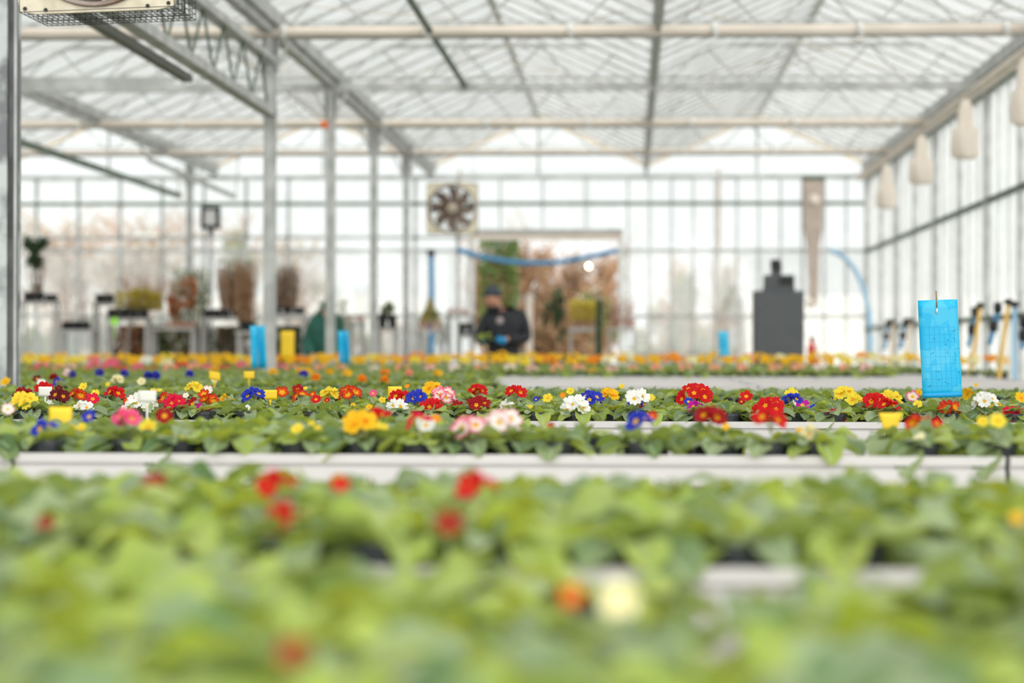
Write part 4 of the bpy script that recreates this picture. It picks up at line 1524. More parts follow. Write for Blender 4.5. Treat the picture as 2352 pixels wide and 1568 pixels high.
# orange box, floodlight
q = P(745, 286, 23.6)
e = empty('junction_box', q)
tag(e, 'small orange box high on a grey post', 'junction box')
MB().box(-0.032, 0.032, -0.03, 0.03, -0.036, 0.036).build('body', M['orange'], e, bevel=0.006)
MB().box(-0.026, 0.026, -0.036, -0.03, -0.03, 0.03).build('lid', M['orange'], e, bevel=0.004)
q = P(484, 500, 33.3)
e = empty('floodlight', q)
e.scale = (1.12, 1.12, 1.12)
tag(e, 'black square floodlight on a pole above the shrubs', 'floodlight')
b = MB()
b.box(-0.12, 0.12, -0.05, -0.03, 0.10, 0.14).box(-0.12, 0.12, -0.05, -0.03, -0.14, -0.09).box(-0.12, -0.072, -0.05, -0.03, -0.09, 0.10).box(0.072, 0.12, -0.05, -0.03, -0.09, 0.10)
b.box(-0.12, 0.12, -0.03, 0.04, -0.14, 0.14)
b.build('housing', M['black'], e, bevel=0.005)
MB().box(-0.085, 0.085, -0.036, -0.031, -0.09, 0.10).build('lens', M['lampface'], e)
MB().box(-0.03, 0.03, 0.0, 0.04, -0.22, -0.14).build('bracket', M['black'], e)
MB().bar((0, 0.02, -0.2), (0, 0.02, -q.z / 1.12), 0.05, n=8).build('pole', M['galv'], e)

# air duct and blue hoses on the far wall
q = P(1867, 800, YB - 0.35)
e = empty('air_duct', (q.x, YB - 0.35, 0))
tag(e, 'beige square air duct hanging at the far wall, tapering downwards', 'air duct')
z1, z2, z3, z4 = CAM.z + 2.48, CAM.z + 1.50, CAM.z + 1.05, CAM.z + 0.62
b = MB()
for (z, hw, hy, dx) in ((z1, .14, .14, 0), (z2 + .25, .13, .13, 0.0), (z2 - .02, .085, .08, 0.0), (z3, .072, .06, .01), (z4, .06, .05, .0)):
    b.v += [(dx - hw, -hy, z), (dx + hw, -hy, z), (dx + hw, hy, z), (dx - hw, hy, z)]
for k in range(4):
    for i in range(4):
        j = (i + 1) % 4
        b.f.append((k * 4 + i, (k + 1) * 4 + i, (k + 1) * 4 + j, k * 4 + j))
b.f += [(0, 1, 2, 3), (19, 18, 17, 16)]
b.build('sleeve', M['duct'], e)
MB().box(-0.155, 0.155, -0.155, 0.155, z1 - 0.03, z1 + 0.03).build('collar', M['greensteel'], e)
MB().box(-0.03, 0.03, 0.15, 0.34, z1 - 0.02, z1 + 0.02).build('wall_bracket', M['galv'], e)
MB().lathe([(0.01, -0.08), (0.07, -0.05), (0.08, 0.0), (0.06, 0.06), (0.01, 0.08)], 14).build('grille_dome', M['cream'], e, True).location = (0.0, -0.15, z1 - 0.32)
MB().lathe([(0.01, -0.08), (0.06, -0.03), (0.05, 0.06), (0.01, 0.08)], 10).build('end_knot', M['cream'], e, True).location = (-0.04, -0.05, CAM.z + 0.66)


def hose(pts, Y, r, m, name, label, cat='hose', grp=None, blk=()):
    o_ = P(pts[0][0], pts[0][1], Y)
    pp = [rel(P(a_[0], a_[1], a_[2] if len(a_) > 2 else Y), o_) for a_ in pts]
    # smooth
    sm = []
    for i in range(len(pp) - 1):
        p0 = pp[max(0, i - 1)]
        p1, p2 = pp[i], pp[i + 1]
        p3 = pp[min(len(pp) - 1, i + 2)]
        for k in range(5):
            t = k / 5
            sm.append(0.5 * ((2 * p1) + (p2 - p0) * t + (2 * p0 - 5 * p1 + 4 * p2 - p3) * t * t + (3 * p1 - p0 - 3 * p2 + p3) * t ** 3))
    sm.append(pp[-1])
    o = MB().tube(sm, r, 8).build(name, M[m], None, True)
    o.location = o_
    tag(o, label, cat, grp)
    for (a, b_) in blk:
        q = rel(P(a, b_, Y), o_)
        MB().lathe([(r + .012, -.05), (r + .02, 0), (r + .012, .05)], 8).build('coupling', M['black'], o, True).location = q
    return o


hose([(1050, 572), (1085, 584), (1140, 596), (1200, 603), (1270, 603), (1340, 592), (1420, 575)], YB - 0.09, 0.036, 'bluehose', 'water_hose',
     'thick blue hose sagging across the open doorway', grp='blue hoses')
hose([(990, 575), (991, 700), (990, 818)], YB - 0.09, 0.04, 'bluehose', 'water_hose', 'straight blue pipe hanging below the far fan', grp='blue hoses', blk=((990, 580),))
hose([(1905, 573), (1935, 588), (1962, 618, 35.2), (1980, 655, 34.8), (1992, 700, 34.2), (1998, 735, 33.6), (2000, 818, 33.4)], YB - 0.08, 0.035, 'lightblue', 'water_hose',
     'pale blue hose curving down in the corner of the glass walls', grp='blue hoses', blk=((1999, 722), (2003, 745)))
hs = [(2240, 716, 2224, 796), (2292, 706, 2272, 792), (2353, 740, 2348, 800), (2040, 742, 2032, 802), (2080, 740, 2068, 800)]
for i, (u0, v0, u1, v1) in enumerate(hs):
    Y = 3.40 * FPX / (u0 - 1450)
    hose([(u0, v0), ((u0 + u1) / 2 + 2, (v0 + v1) / 2), (u1, v1)], Y, 0.024, 'bluehose', 'drip_hose',
         'short blue hose with black couplings at the glass side wall, %s from the far corner' % ['third', 'fourth', 'fifth', 'first', 'second'][i],
         grp='short hoses at the side wall', blk=((u0, v0), ((u0 + u1) / 2, (v0 + v1) / 2)))
for i, (u0, v0, u1, v1, m) in enumerate([(2252, 702, 2234, 822, 'yellowpole'), (2316, 694, 2300, 822, 'yellowpole'), (2050, 738, 2048, 800, 'tan'), (2092, 736, 2086, 800, 'tan'), (2330, 700, 2330, 760, 'lightblue')]):
    Y = 3.3 * FPX / (u0 - 1450)
    a = P(u0, v0, Y)
    b_ = P(u1, v1, Y)
    b_ = b_ + (b_ - a) * 0.0
    b_ = a + (b_ - a) * (a.z / (a.z - b_.z))
    b_.x = min(b_.x, 3.38)
    o = MB().tube([Vector((0, 0, 0)), b_ - a], 0.02, 8).build('pole', M[m], None, True)
    o.location = a
    tag(o, '%s pole leaning at the glass side wall, %s' % (['yellow', 'yellow', 'tan', 'tan', 'pale blue'][i],
        ['behind the big blue trap', 'closest to the picture edge', 'nearest the far corner', 'second from the far corner', 'short one at the picture edge'][i]), 'pole', 'poles at the side wall')
    MB().lathe([(0.02, -0.02), (0.05, 0), (0.03, 0.03)], 8).build('cap', M['black'], o, True)

# gathered screen bundles hanging at the side wall
for i, (u, v0, v1, wp) in enumerate([(2218, 228, 366, 76), (2117, 312, 424, 66), (2036, 378, 480, 54), (2352, 130, 290, 70)]):
    Y = 3.20 * FPX / (u - 1450)
    a, b_ = P(u, v0, Y), P(u - 8, v1, Y)
    e = empty('curtain_bundle', a)
    tag(e, 'cream gathered curtain bundle hanging at the side wall, %s from the far corner' % ['third', 'second', 'first', 'fourth'][i], 'curtain', 'gathered curtain bundles')
    H = a.z - b_.z
    W = wp * Y / FPX / 2 * 0.85
    b = MB()
    n = 20
    for (z, r_) in ((0, .22), (-.16 * H, .5), (-.46 * H, .58), (-.52 * H, .92), (-.75 * H, .98), (-.93 * H, .94), (-H, .62)):
        for k in range(n):
            t = 2 * PI * k / n
            f = 1 + 0.10 * math.cos(5 * t + z * 7)
            b.v.append((r_ * W * f * math.cos(t), r_ * W * .6 * f * math.sin(t), z))
    for k in range(6):
        for i_ in range(n):
            j = (i_ + 1) % n
            b.f.append((k * n + i_, (k + 1) * n + i_, (k + 1) * n + j, k * n + j))
    b.f += [tuple(range(n)), tuple(reversed([6 * n + k for k in range(n)]))]
    b.build('fabric', M['cream'], e, True)
    MB().lathe([(W * .6, -0.02), (W * .64, 0), (W * .6, 0.02)], 14, squash=(1, .65)).build('tie_band', M['tan'], e, True).location = (0, 0, -.5 * H)
    MB().bar((0, 0, -0.01), (XV[4] - 0.15 - a.x, 0, HB - 0.05 - a.z), 0.012).build('hook', M['galv'], e)

# ------------------------------------------------------------------ dark cabinet with controller on top
Yc = 29.0
q0, q1 = P(1733, 667, Yc), P(1848, 667, Yc)
wc = (q1.x - q0.x) / 2
e = empty('cabinet', ((q0.x + q1.x) / 2, Yc + 0.3, 0))
tag(e, 'tall slate grey cabinet with black devices stacked on its top', 'cabinet')
zt = q0.z
MB().box(-wc, wc, -0.28, 0.30, 0.05, zt).build('body', M['cabinet'], e, bevel=0.012)
MB().box(-wc + 0.02, wc - 0.02, -0.296, -0.28, 0.09, zt - 0.03).build('door', M['cabinet'], e, bevel=0.004)
MB().box(-wc + 0.03, wc - 0.03, -0.25, 0.27, 0.0, 0.05).build('plinth', M['black'], e)
MB().box(-wc * 0.6, wc * 0.64, -0.2, 0.2, zt, zt + 0.06).build('lid', M['cabinet'], e, bevel=0.01)
zq = lambda v: P(1790, v, Yc).z
xq = lambda u: P(u, 700, Yc).x - e.location.x
d = empty('control_box', (e.location.x, Yc + 0.3, zt + 0.06))
tag(d, 'black stepped control device standing on the slate cabinet', 'control unit')
z0 = d.location.z
MB().box(xq(1757), xq(1827), -0.15, 0.1, 0, zq(630) - z0).build('base', M['cabinet'], d, bevel=0.01)
MB().box(xq(1792), xq(1824), -0.17, -0.15, zq(654) - z0, zq(634) - z0).build('screen', M['black'], d)
MB().bar((xq(1785), 0, zq(632) - z0), (xq(1788), 0, zq(605) - z0), 0.12).build('neck', M['cabinet'], d)
MB().box(xq(1773), xq(1796), -0.1, 0.05, zq(616) - z0, zq(594) - z0).build('head', M['black'], d, bevel=0.01)

q = P(1864, 795, 31.0)
e = empty('fire_extinguisher', (q.x, 31.0, q.z - 0.28))
tag(e, 'small red fire extinguisher just right of the slate cabinet', 'fire extinguisher')
MB().lathe([(0.05, 0), (0.055, 0.02), (0.055, 0.26), (0.03, 0.32), (0.018, 0.36)], 16).build('cylinder', M['red'], e, True)
MB().box(-0.03, 0.04, -0.012, 0.012, 0.36, 0.40).build('valve', M['black'], e)
MB().tube([(0.03, 0, 0.37), (0.075, 0, 0.3), (0.07, 0, 0.12)], 0.008, 6).build('hose', M['black'], e, True)
e2 = MB().box(q.x - 0.06, q.x + 0.06, 30.93, 31.07, 0, q.z - 0.28).build('stand', M['shelf'])
tag(e2, 'narrow grey stand under the red fire extinguisher', 'stand')


# ------------------------------------------------------------------ shelves with shrubs in the back
def leaf_cloud(name, n, box, size, m, parent, seed, shape='ball', jitter=0.6):
    r = random.Random(seed)
    V_ = []
    F_ = []
    (x0, x1, y0, y1, z0, z1) = box
    cx_, cy_, cz_ = (x0 + x1) / 2, (y0 + y1) / 2, (z0 + z1) / 2
    hx, hy, hz = (x1 - x0) / 2, (y1 - y0) / 2, (z1 - z0) / 2
    clumps = [(r.uniform(-.7, .7), r.uniform(-.7, .7), r.uniform(-.7, .8)) for _ in range(9)]
    for k in range(n):
        if shape == 'ball':
            c_ = clumps[k % 9]
            d = Vector((r.gauss(0, 1), r.gauss(0, 1), r.gauss(0, 1))).normalized() * (r.random() ** 0.5) * 0.45
            p = Vector((cx_ + (c_[0] + d.x) * hx * .85, cy_ + (c_[1] + d.y) * hy * .85, cz_ + (c_[2] + d.z) * hz * .85))
        elif shape == 'cone':
            t = r.random() ** 1.5
            a = r.uniform(0, 6.28)
            rr_ = (1 - t) * r.uniform(0.5, 1)
            p = Vector((cx_ + hx * rr_ * math.cos(a), cy_ + hy * rr_ * math.sin(a), z0 + (z1 - z0) * t))
        else:
            p = Vector((r.uniform(x0, x1), r.uniform(y0, y1), z0 + (z1 - z0) * r.random() ** 0.8))
        q = Euler((r.uniform(-1, 1), r.uniform(-1, 1), r.uniform(0, 6.28))).to_matrix()
        s = size * r.uniform(0.6, 1.3)
        b = len(V_)
        for (a_, b_, c_) in ((-1, 0, 0), (0, -.45, .15), (1, 0, 0), (0, .45, .15)):
            V_.append(tuple(p + q @ Vector((a_ * s, b_ * s, c_ * s))))
        F_ += [(b, b + 1, b + 2), (b, b + 2, b + 3)]
    mb = MB()
    mb.v, mb.f = V_, F_
    o = mb.build(name, m, parent)
    return o


def twigs(name, n, w_, h, m, parent, seed, base=(0, 0, 0), r0=0.004, fan_=1.0, side=True):
    r = random.Random(seed)
    b = MB()
    for k in range(n):
        a = Vector((r.uniform(-.5, .5) * w_ * .6, r.uniform(-.1, .1), 0)) + Vector(base)
        hh = h * r.uniform(0.55, 1)
        t = Vector((a.x + (a.x - base[0]) * fan_ + r.uniform(-.12, .12) * w_, a.y + r.uniform(-.1, .1), base[2] + hh))
        mid = (a + t) / 2 + Vector((r.uniform(-.03, .03), 0, 0))
        b.tube([a, mid, t], r0, 4, r0 * 0.3)
        if side:
            for j in range(3):
                f = r.uniform(.4, .9)
                p = a.lerp(t, f)
                b.tube([p, p + Vector((r.uniform(-.08, .08), r.uniform(-.05, .05), r.uniform(.05, .16)))], r0 * .5, 3, r0 * 0.2)
    return b.build(name, m, parent)


def crate(u0, u1, v0, v1, Y, label, grp, m='black'):
    a, b_ = P(u0, v1, Y), P(u1, v1, Y)
    H = (P(u0, v0, Y).z - a.z) * 1.2
    W = (b_.x - a.x) * 1.04
    n = max(1, round(W / 0.13))
    e = empty('pot_tray', ((a.x + b_.x) / 2, Y, a.z))
    tag(e, label, 'tray', grp)
    MB().box(-W / 2, W / 2, -0.12, 0.12, 0, 0.02).build('tray', M[m], e)
    pw = W / n
    cup = MB().lathe([(pw * .34, 0.005), (pw * .46, H * .9), (pw * .48, H * .9), (pw * .48, H), (pw * .42, H), (pw * .40, H * .8)], 10).mesh('pot', M[m])
    for k in range(n):
        for yy in (-0.06, 0.06):
            inst('pot', cup, e, (-W / 2 + pw * (k + .5), yy, 0))
    return e


def shelf(u0, u1, v, Y, label, th=0.03):
    a, b_ = P(u0, v, Y), P(u1, v, Y)
    W = b_.x - a.x
    e = empty('display_shelf', ((a.x + b_.x) / 2, Y, 0))
    tag(e, label, 'shelf', 'plant shelves by the far wall')
    MB().box(-W / 2, W / 2, -0.17, 0.17, a.z - th, a.z).build('board', M['shelf'], e)
    for s in (-1, 1):
        for t in (-1, 1):
            MB().box(-0.018, 0.018, -0.018, 0.018, 0, a.z - th).build('leg', M['shelf'], e).location = (s * (W / 2 - 0.03), t * 0.13, 0)
    MB().box(-W / 2, W / 2, -0.012, 0.012, 0.35, 0.38).build('stretcher', M['shelf'], e)
    return e


GS = 'shrubs on the shelves by the far wall'
GT = 'black pot trays on the shelves'
Y1 = 31.0
crate(55, 100, 674, 692, Y1, 'black pot tray under the dark green pine', GT)
crate(103, 132, 678, 692, Y1, 'short black pot tray right beside the pine tray', GT)
shelf(48, 134, 693, Y1, 'grey shelf carrying the dark green pine')
e = empty('potted_pine', P(84, 676, Y1 + 0.0))
tag(e, 'dark green pine with bare lower branches at the broad post', 'shrub', GS)
twigs('branch', 9, 0.25, 0.55, M['wood'], e, 4, r0=0.009, fan_=.8)
leaf_cloud('foliage', 1100, (-0.2, 0.17, -0.12, 0.12, 0.30, 0.76), 0.034, M['fdark'], e, 5)
leaf_cloud('foliage', 100, (-0.1, 0.1, -0.1, 0.1, 0.02, 0.14), 0.025, M['fgreen'], e, 6)

crate(143, 206, 741, 757, Y1, 'black pot tray on the lowest shelf, bare twigs above', GT)
shelf(140, 222, 758, Y1, 'lowest grey shelf between pine and golden shrubs')
e = empty('bare_sapling', P(182, 742, Y1))
tag(e, 'thin bare saplings rising from the lowest tray', 'shrub', GS)
twigs('stem', 14, 0.45, 0.75, M['wood'], e, 9, r0=0.004, fan_=.5)
crate(220, 262, 679, 696, Y1 + .4, 'black pot tray on the tallest shelf, second from the broad post', GT)
shelf(216, 305, 697, Y1 + .4, 'tall grey shelf behind the golden shrubs')
e = empty('bare_sapling', P(262, 682, Y1 + .4))
tag(e, 'thin bare saplings on the tall shelf behind the golden shrubs', 'shrub', GS)
twigs('stem', 16, 0.5, 0.55, M['wood'], e, 10, r0=0.0035, fan_=.7)
crate(248, 340, 712, 731, Y1 - .3, 'long black pot tray holding the golden shrubs', GT)
shelf(246, 346, 732, Y1 - .3, 'grey shelf under the golden shrubs')
for k, (u, wv, h) in enumerate(((292, 0.17, 0.25), (324, 0.15, 0.29), (353, 0.13, 0.24))):
    e = empty('golden_shrub', P(u, 714, Y1 - .3))
    tag(e, 'golden yellow shrub, %s of three above the long tray' % ['first', 'middle', 'last'][k], 'shrub', GS)
    leaf_cloud('foliage', 600, (-wv * .8, wv * .8, -0.1, 0.1, 0.0, h), 0.022, M['fyellow'], e, 20 + k, 'box')
    twigs('stem', 5, 0.1, 0.14, M['wood'], e, 30 + k, r0=0.004)
e = empty('russet_shrub', P(335, 712, Y1 - .22))
tag(e, 'thin brown twiggy shrub behind the golden ones', 'shrub', GS)
twigs('stem', 55, 0.62, 0.52, M['reddish'], e, 40, r0=0.0045, fan_=.5)
e = empty('plant_label', P(263, 738, Y1 - .5))
tag(e, 'lime green round label under the golden shrubs', 'plant label', 'plant labels')
MB().lathe([(0.001, -0.004), (0.05, -0.003), (0.05, 0.003), (0.001, 0.004)], 18).build('disc', M['lime'], e).rotation_euler = (PI / 2, 0, 0)
MB().box(-0.006, 0.006, -0.002, 0.002, -0.2, -0.045).build('stake', M['lime'], e)


def terra(u, v0, v1, Y, label, wpx=13, grp='terracotta pots on the shelves'):
    a = P(u, v1, Y)
    H = P(u, v0, Y).z - a.z
    r_ = wpx * Y / FPX / 2
    o = MB().lathe([(r_ * .65, 0), (r_ * .95, H * .78), (r_ * 1.1, H * .78), (r_ * 1.1, H), (r_ * .95, H), (r_ * .9, H * .85)], 14).build('terracotta_pot', M['terracotta'], None, False)
    o.location = a
    tag(o, label, 'pot', grp)
    MB().lathe([(0.001, H * .84), (r_ * .92, H * .86)], 14, cap=False).build('soil', M['soil'], o)


for k, u in enumerate((386, 400, 414, 428, 442)):
    terra(u, 739, 752, Y1 - .2, 'terracotta pot under the russet shrub, %s in its row' % ORD[k])
shelf(350, 452, 753, Y1 - .2, 'grey shelf with terracotta pots and the russet shrub')
e = empty('russet_shrub', P(412, 752, Y1 - 0.12))
tag(e, 'orange brown shrub with upright leafy branches', 'shrub', GS)
twigs('branch', 14, 0.36, 0.66, M['reddish'], e, 44, r0=0.008, fan_=.9)
leaf_cloud('foliage', 420, (-0.19, 0.05, -0.12, 0.12, 0.14, 0.46), 0.03, M['forange'], e, 45)
leaf_cloud('foliage', 330, (-0.02, 0.27, -0.12, 0.12, 0.2, 0.68), 0.028, M['forange'], e, 46)
e = empty('tall_grass_clump', P(437, 755, Y1 + .14))
tag(e, 'tall green upright shrub behind the russet one', 'shrub', GS)
twigs('stem', 60, 0.55, 0.82, M['folive'], e, 50, r0=0.006, fan_=.35)
leaf_cloud('foliage', 500, (-0.22, 0.26, -0.1, 0.1, 0.2, 0.78), 0.03, M['folive'], e, 51, 'box')

crate(470, 527, 713, 730, Y1, 'black pot tray under the floodlight pole', GT)
crate(530, 556, 716, 729, Y1 + .1, 'short grey-black tray beside the brown willow hedge', GT, 'cabinet')
shelf(464, 560, 731, Y1, 'grey shelf under the floodlight pole')
crate(551, 588, 741, 760, Y1 - .3, 'low black tray half behind the folded blue trap', GT)
shelf(546, 600, 761, Y1 - .3, 'low grey shelf half behind the folded blue trap')
for k, (u, v0, v1, wv, m, m2) in enumerate(((540, 592, 735, 0.24, 'reddish', 'fbrown'), (566, 600, 760, 0.14, 'reddish', 'fbrown'), (652, 604, 705, 0.19, 'wood', 'fpale'))):
    Yw = Y1 if k != 1 else Y1 - .2
    v1 = (714, 742, 707)[k]
    a = P(u, v1, Yw)
    H = P(u, v0, Yw).z - a.z
    e = empty('willow_bundle', a)
    tag(e, ['broad brown willow screen beside the second tall post', 'narrow rust brown willow stems touching the second tall post', 'pale brown bare willow right of the second tall post'][k], 'shrub', GS)
    twigs('stem', 110 if k != 1 else 60, wv * 2.6, H, M[m], e, 60 + k, r0=0.0055, fan_=.12)
    leaf_cloud('foliage', 420, (-wv, wv, -0.1, 0.1, 0.08, H * .95), 0.02, M[m2], e, 65 + k, 'box')
    if k == 0:
        leaf_cloud('foliage', 260, (-wv, wv, -0.1, 0.1, H * .5, H), 0.02, M['folive'], e, 69, 'box')
crate(622, 672, 706, 721, Y1, 'black pot tray under the pale willow', GT)
crate(674, 700, 708, 721, Y1, 'short black pot tray at the end of the pale willow shelf', GT)
shelf(618, 706, 724, Y1, 'grey shelf under the pale willow', 0.05)
# dense plants below the shelves
low = [(285, 770, 0.2, 'fbrown'), (320, 775, 0.2, 'forange'), (352, 772, 0.18, 'fdark'), (392, 778, 0.2, 'folive'), (440, 775, 0.2, 'fbrown'),
       (500, 780, 0.22, 'fdark'), (535, 775, 0.18, 'fbrown'), (640, 770, 0.2, 'fdark'), (672, 772, 0.16, 'fdark')]
for k, (u, v, wv, m) in enumerate(low):
    a = P(u, 812, Y1 + 0.35)
    a.z = 0.35
    e = empty('low_shrub', a)
    tag(e, '%s low shrub under the shelves, %s counted from the broad post' % ({'fbrown': 'dry brown', 'forange': 'russet', 'fdark': 'dark green', 'folive': 'olive green'}[m], ORD[k]), 'shrub', 'low shrubs under the shelves')
    leaf_cloud('foliage', 900, (-wv * 1.15, wv * 1.15, -0.1, 0.1, 0.3, 0.96), 0.035, M[m], e, 80 + k, 'box')
    twigs('stem', 8, 0.2, 0.6, M['wood'], e, 90 + k, r0=0.008)
    MB().lathe([(0.09, 0), (0.12, 0.3), (0.13, 0.3)], 12).build('pot', M['black'], e)
    e2 = MB().box(a.x - 0.15, a.x + 0.15, a.y - 0.15, a.y + 0.15, 0, 0.35).build('plinth_block', M['shelf'])
    tag(e2, 'grey block under the %s low shrub from the broad post' % ORD[k], 'block', 'blocks under the low shrubs')

# right of the person: shrubs on shelves
crate(868, 912, 727, 754, Y1, 'deep black tray with bushy green plants', GT)
shelf(866, 914, 755, Y1, 'small shelf under the bushy green plants')
e = empty('green_shrub', P(890, 735, Y1))
tag(e, 'bushy green shrub in a deep black tray', 'shrub', GS)
leaf_cloud('foliage', 650, (-0.12, 0.12, -0.1, 0.1, 0.0, 0.24), 0.02, M['fgreen'], e, 101)
twigs('stem', 6, 0.1, 0.15, M['wood'], e, 102)
for k, u in enumerate((967, 980, 993, 1007)):
    terra(u, 737, 757, Y1, 'terracotta pot under the yellow green shrub below the fan, %s in its row' % ORD[k], 12)
shelf(958, 1020, 758, Y1, 'small shelf below the far fan with four terracotta pots')
e = empty('yellow_green_shrub', P(988, 742, Y1))
tag(e, 'yellow green cone-shaped shrub straight below the far fan', 'shrub', GS)
leaf_cloud('foliage', 650, (-0.16, 0.16, -0.1, 0.1, 0.02, 0.33), 0.02, M['fyellow'], e, 103, 'cone')
leaf_cloud('foliage', 300, (-0.15, 0.15, -0.1, 0.1, 0.02, 0.2), 0.02, M['folive'], e, 104)
for k, u in enumerate((806, 822, 832)):
    terra(u, 726, 736, Y1, 'small terracotta pot on the shelf next to the orange-box post, %s in its row' % ORD[k], 12)
shelf(798, 838, 737, Y1, 'small shelf next to the orange-box post')
for k, u in enumerate((1034, 1050, 1066)):
    terra(u, 709, 719, Y1 + .2, 'small terracotta pot left of the worker, %s in its row' % ORD[k], 14)
shelf(1026, 1092, 720, Y1 + .2, 'grey shelf left of the worker in black')
crate(1054, 1088, 746, 770, Y1 + .1, 'black tray below the shelf left of the worker', GT)
shelf(1050, 1092, 771, Y1 + .1, 'lower grey shelf left of the worker')
for k, u in enumerate((1320, 1336, 1352, 1366)):
    terra(u, 735, 750, 37.2, 'terracotta pot in the doorway under the golden shrub, %s in its row' % ORD[k], 14)
shelf(1306, 1374, 752, 37.2, 'pale shelf seen through the doorway', 0.06)
e = empty('golden_shrub', P(1341, 741, 37.2))
tag(e, 'golden shrub on the shelf seen through the doorway', 'shrub', GS)
leaf_cloud('foliage', 1100, (-0.21, 0.21, -0.12, 0.12, 0.0, 0.34), 0.025, M['fyellow'], e, 105, 'box')
for k, u in enumerate((1404, 1420, 1438, 1452)):
    terra(u, 733, 752, 34.6, 'terracotta pot right of the doorway, %s in its row' % ORD[k], 14)
shelf(1396, 1462, 754, 34.6, 'grey shelf right of the doorway')
e = empty('bare_sapling', P(1428, 738, 34.6))
tag(e, 'pinkish bare twigs in pots right of the doorway', 'shrub', GS)
twigs('stem', 40, 0.34, 0.32, M['terracotta'], e, 106, r0=0.004)
# posts standing in the doorway
for k, (u, v, Y, lb) in enumerate(((1216, 676, 36.4, 'pale timber post standing in the doorway behind the worker'), (1376, 688, 37.0, 'dark green post standing in the doorway'))):
    a = P(u, v, Y)
    o = MB().box(-0.05, 0.05, -0.05, 0.05, 0, a.z).build('timber_post', M['cream'] if k == 0 else M['fdark'], None, bevel=0.006)
    o.location = (a.x, Y, 0)
    tag(o, lb, 'post')
    MB().box(-0.06, 0.06, -0.06, 0.06, a.z, a.z + 0.02).build('cap', M['shelf'], o)

# ------------------------------------------------------------------ outdoors
def tree(u, vtop, Y, wd, m, label, seed, base=0.0, n=1500, ls=0.09, kind='garden_tree', tw=30, shape='ball', low=0.35):
    a = P(u, 800, Y)
    top = P(u, vtop, Y).z
    e = empty(kind, (a.x, Y, -0.02))
    tag(e, label, 'tree', 'trees beyond the far wall')
    r = random.Random(seed)
    MB().tube([(0, 0, 0), (0.05, 0, top * .4), (0, 0, top * .8)], 0.07, 8, 0.03).build('trunk', M['wood'], e, True)
    b = MB()
    for k in range(tw):
        z = top * r.uniform(.25, .8)
        d = Vector((r.uniform(-1, 1) * wd, r.uniform(-.6, .6) * wd, r.uniform(.1, .3) * top))
        b.tube([(0, 0, z), Vector((0, 0, z)) + d * .5 + Vector((0, 0, .1)), Vector((0, 0, z)) + d], 0.022, 5, 0.006)
        for j in range(5):
            p = Vector((0, 0, z)) + d * r.uniform(.3, 1)
            b.tube([p, p + Vector((r.uniform(-.4, .4), r.uniform(-.3, .3), r.uniform(.1, .5)))], 0.008, 4, 0.003)
    b.build('branches', M['reddish'], e)['kind'] = 'stuff'
    if n:
        leaf_cloud('foliage', n, (-wd, wd, -wd * .6, wd * .6, top * low, top), ls, M[m], e, seed + 1, shape)['kind'] = 'stuff'


tree(1146, 540, 42, 0.34, 'fgreen', 'green conifer in the doorway above the worker', 201, n=2600, ls=0.05, shape='box')
tree(1210, 520, 46, 0.75, 'fbrown', 'bare brown tree in the middle of the doorway', 202, n=1700, ls=0.06, tw=60)
tree(1110, 560, 44, 0.4, 'fbrown', 'bare brown tree at the doorway edge behind the worker', 203, n=800, ls=0.05, tw=60)
tree(1300, 580, 50, 0.9, 'fbrown', 'brown twiggy tree behind the lit garden bulb', 204, n=1900, ls=0.06, tw=70, low=.2)
tree(1272, 655, 39, 0.22, 'fdark', 'dark green round shrub low in the doorway', 205, n=2200, ls=0.05, tw=8, low=.2, kind='garden_shrub')
tree(1372, 640, 43, 0.55, 'folive', 'olive shrub beside the doorway edge', 206, n=2200, ls=0.05, tw=20, low=.1, kind='garden_shrub')
tree(1180, 700, 47, 0.9, 'fgreen', 'green hedge plant low behind the worker', 207, n=2600, ls=0.06, tw=10, low=.0, kind='garden_shrub')
tree(1330, 700, 41, 0.5, 'fbrown', 'brown leafless hedge plant low in the doorway', 208, n=2200, ls=0.05, tw=20, low=.0, kind='garden_shrub')
tree(1240, 730, 38.4, 0.35, 'fbrown', 'brown ground shrub at the doorway threshold', 215, n=1200, ls=0.05, tw=20, low=.0, kind='garden_shrub')
tree(1565, 600, 44, 0.32, 'folive', 'olive tree blurred behind the glass, left of the cabinet', 209, n=1500, ls=0.07)
tree(1663, 600, 44, 0.2, 'folive', 'slim olive tree blurred behind the glass beside the cabinet', 210, n=1500, ls=0.06)
tree(1600, 690, 46, 1.1, 'folive', 'olive hedge blurred behind the glass beside the small blue trap', 211, n=2200, ls=0.08, low=.0, kind='garden_shrub')
tree(340, 470, 60, 1.9, 'fpale', 'pale bare tree high behind the shelf shrubs', 212, n=700, ls=0.1, tw=120, low=.5)
tree(150, 490, 62, 1.8, 'fpale', 'pale bare tree high behind the pine', 213, n=700, ls=0.1, tw=120, low=.5)
tree(560, 500, 58, 0.8, 'folive', 'olive tree behind the glass above the willow screen', 214, n=900, ls=0.08, tw=40, low=.5)
tree(690, 540, 60, 1.0, 'fpale', 'pale bare tree behind the glass between the tall posts', 216, n=500, ls=0.1, tw=60, low=.5)

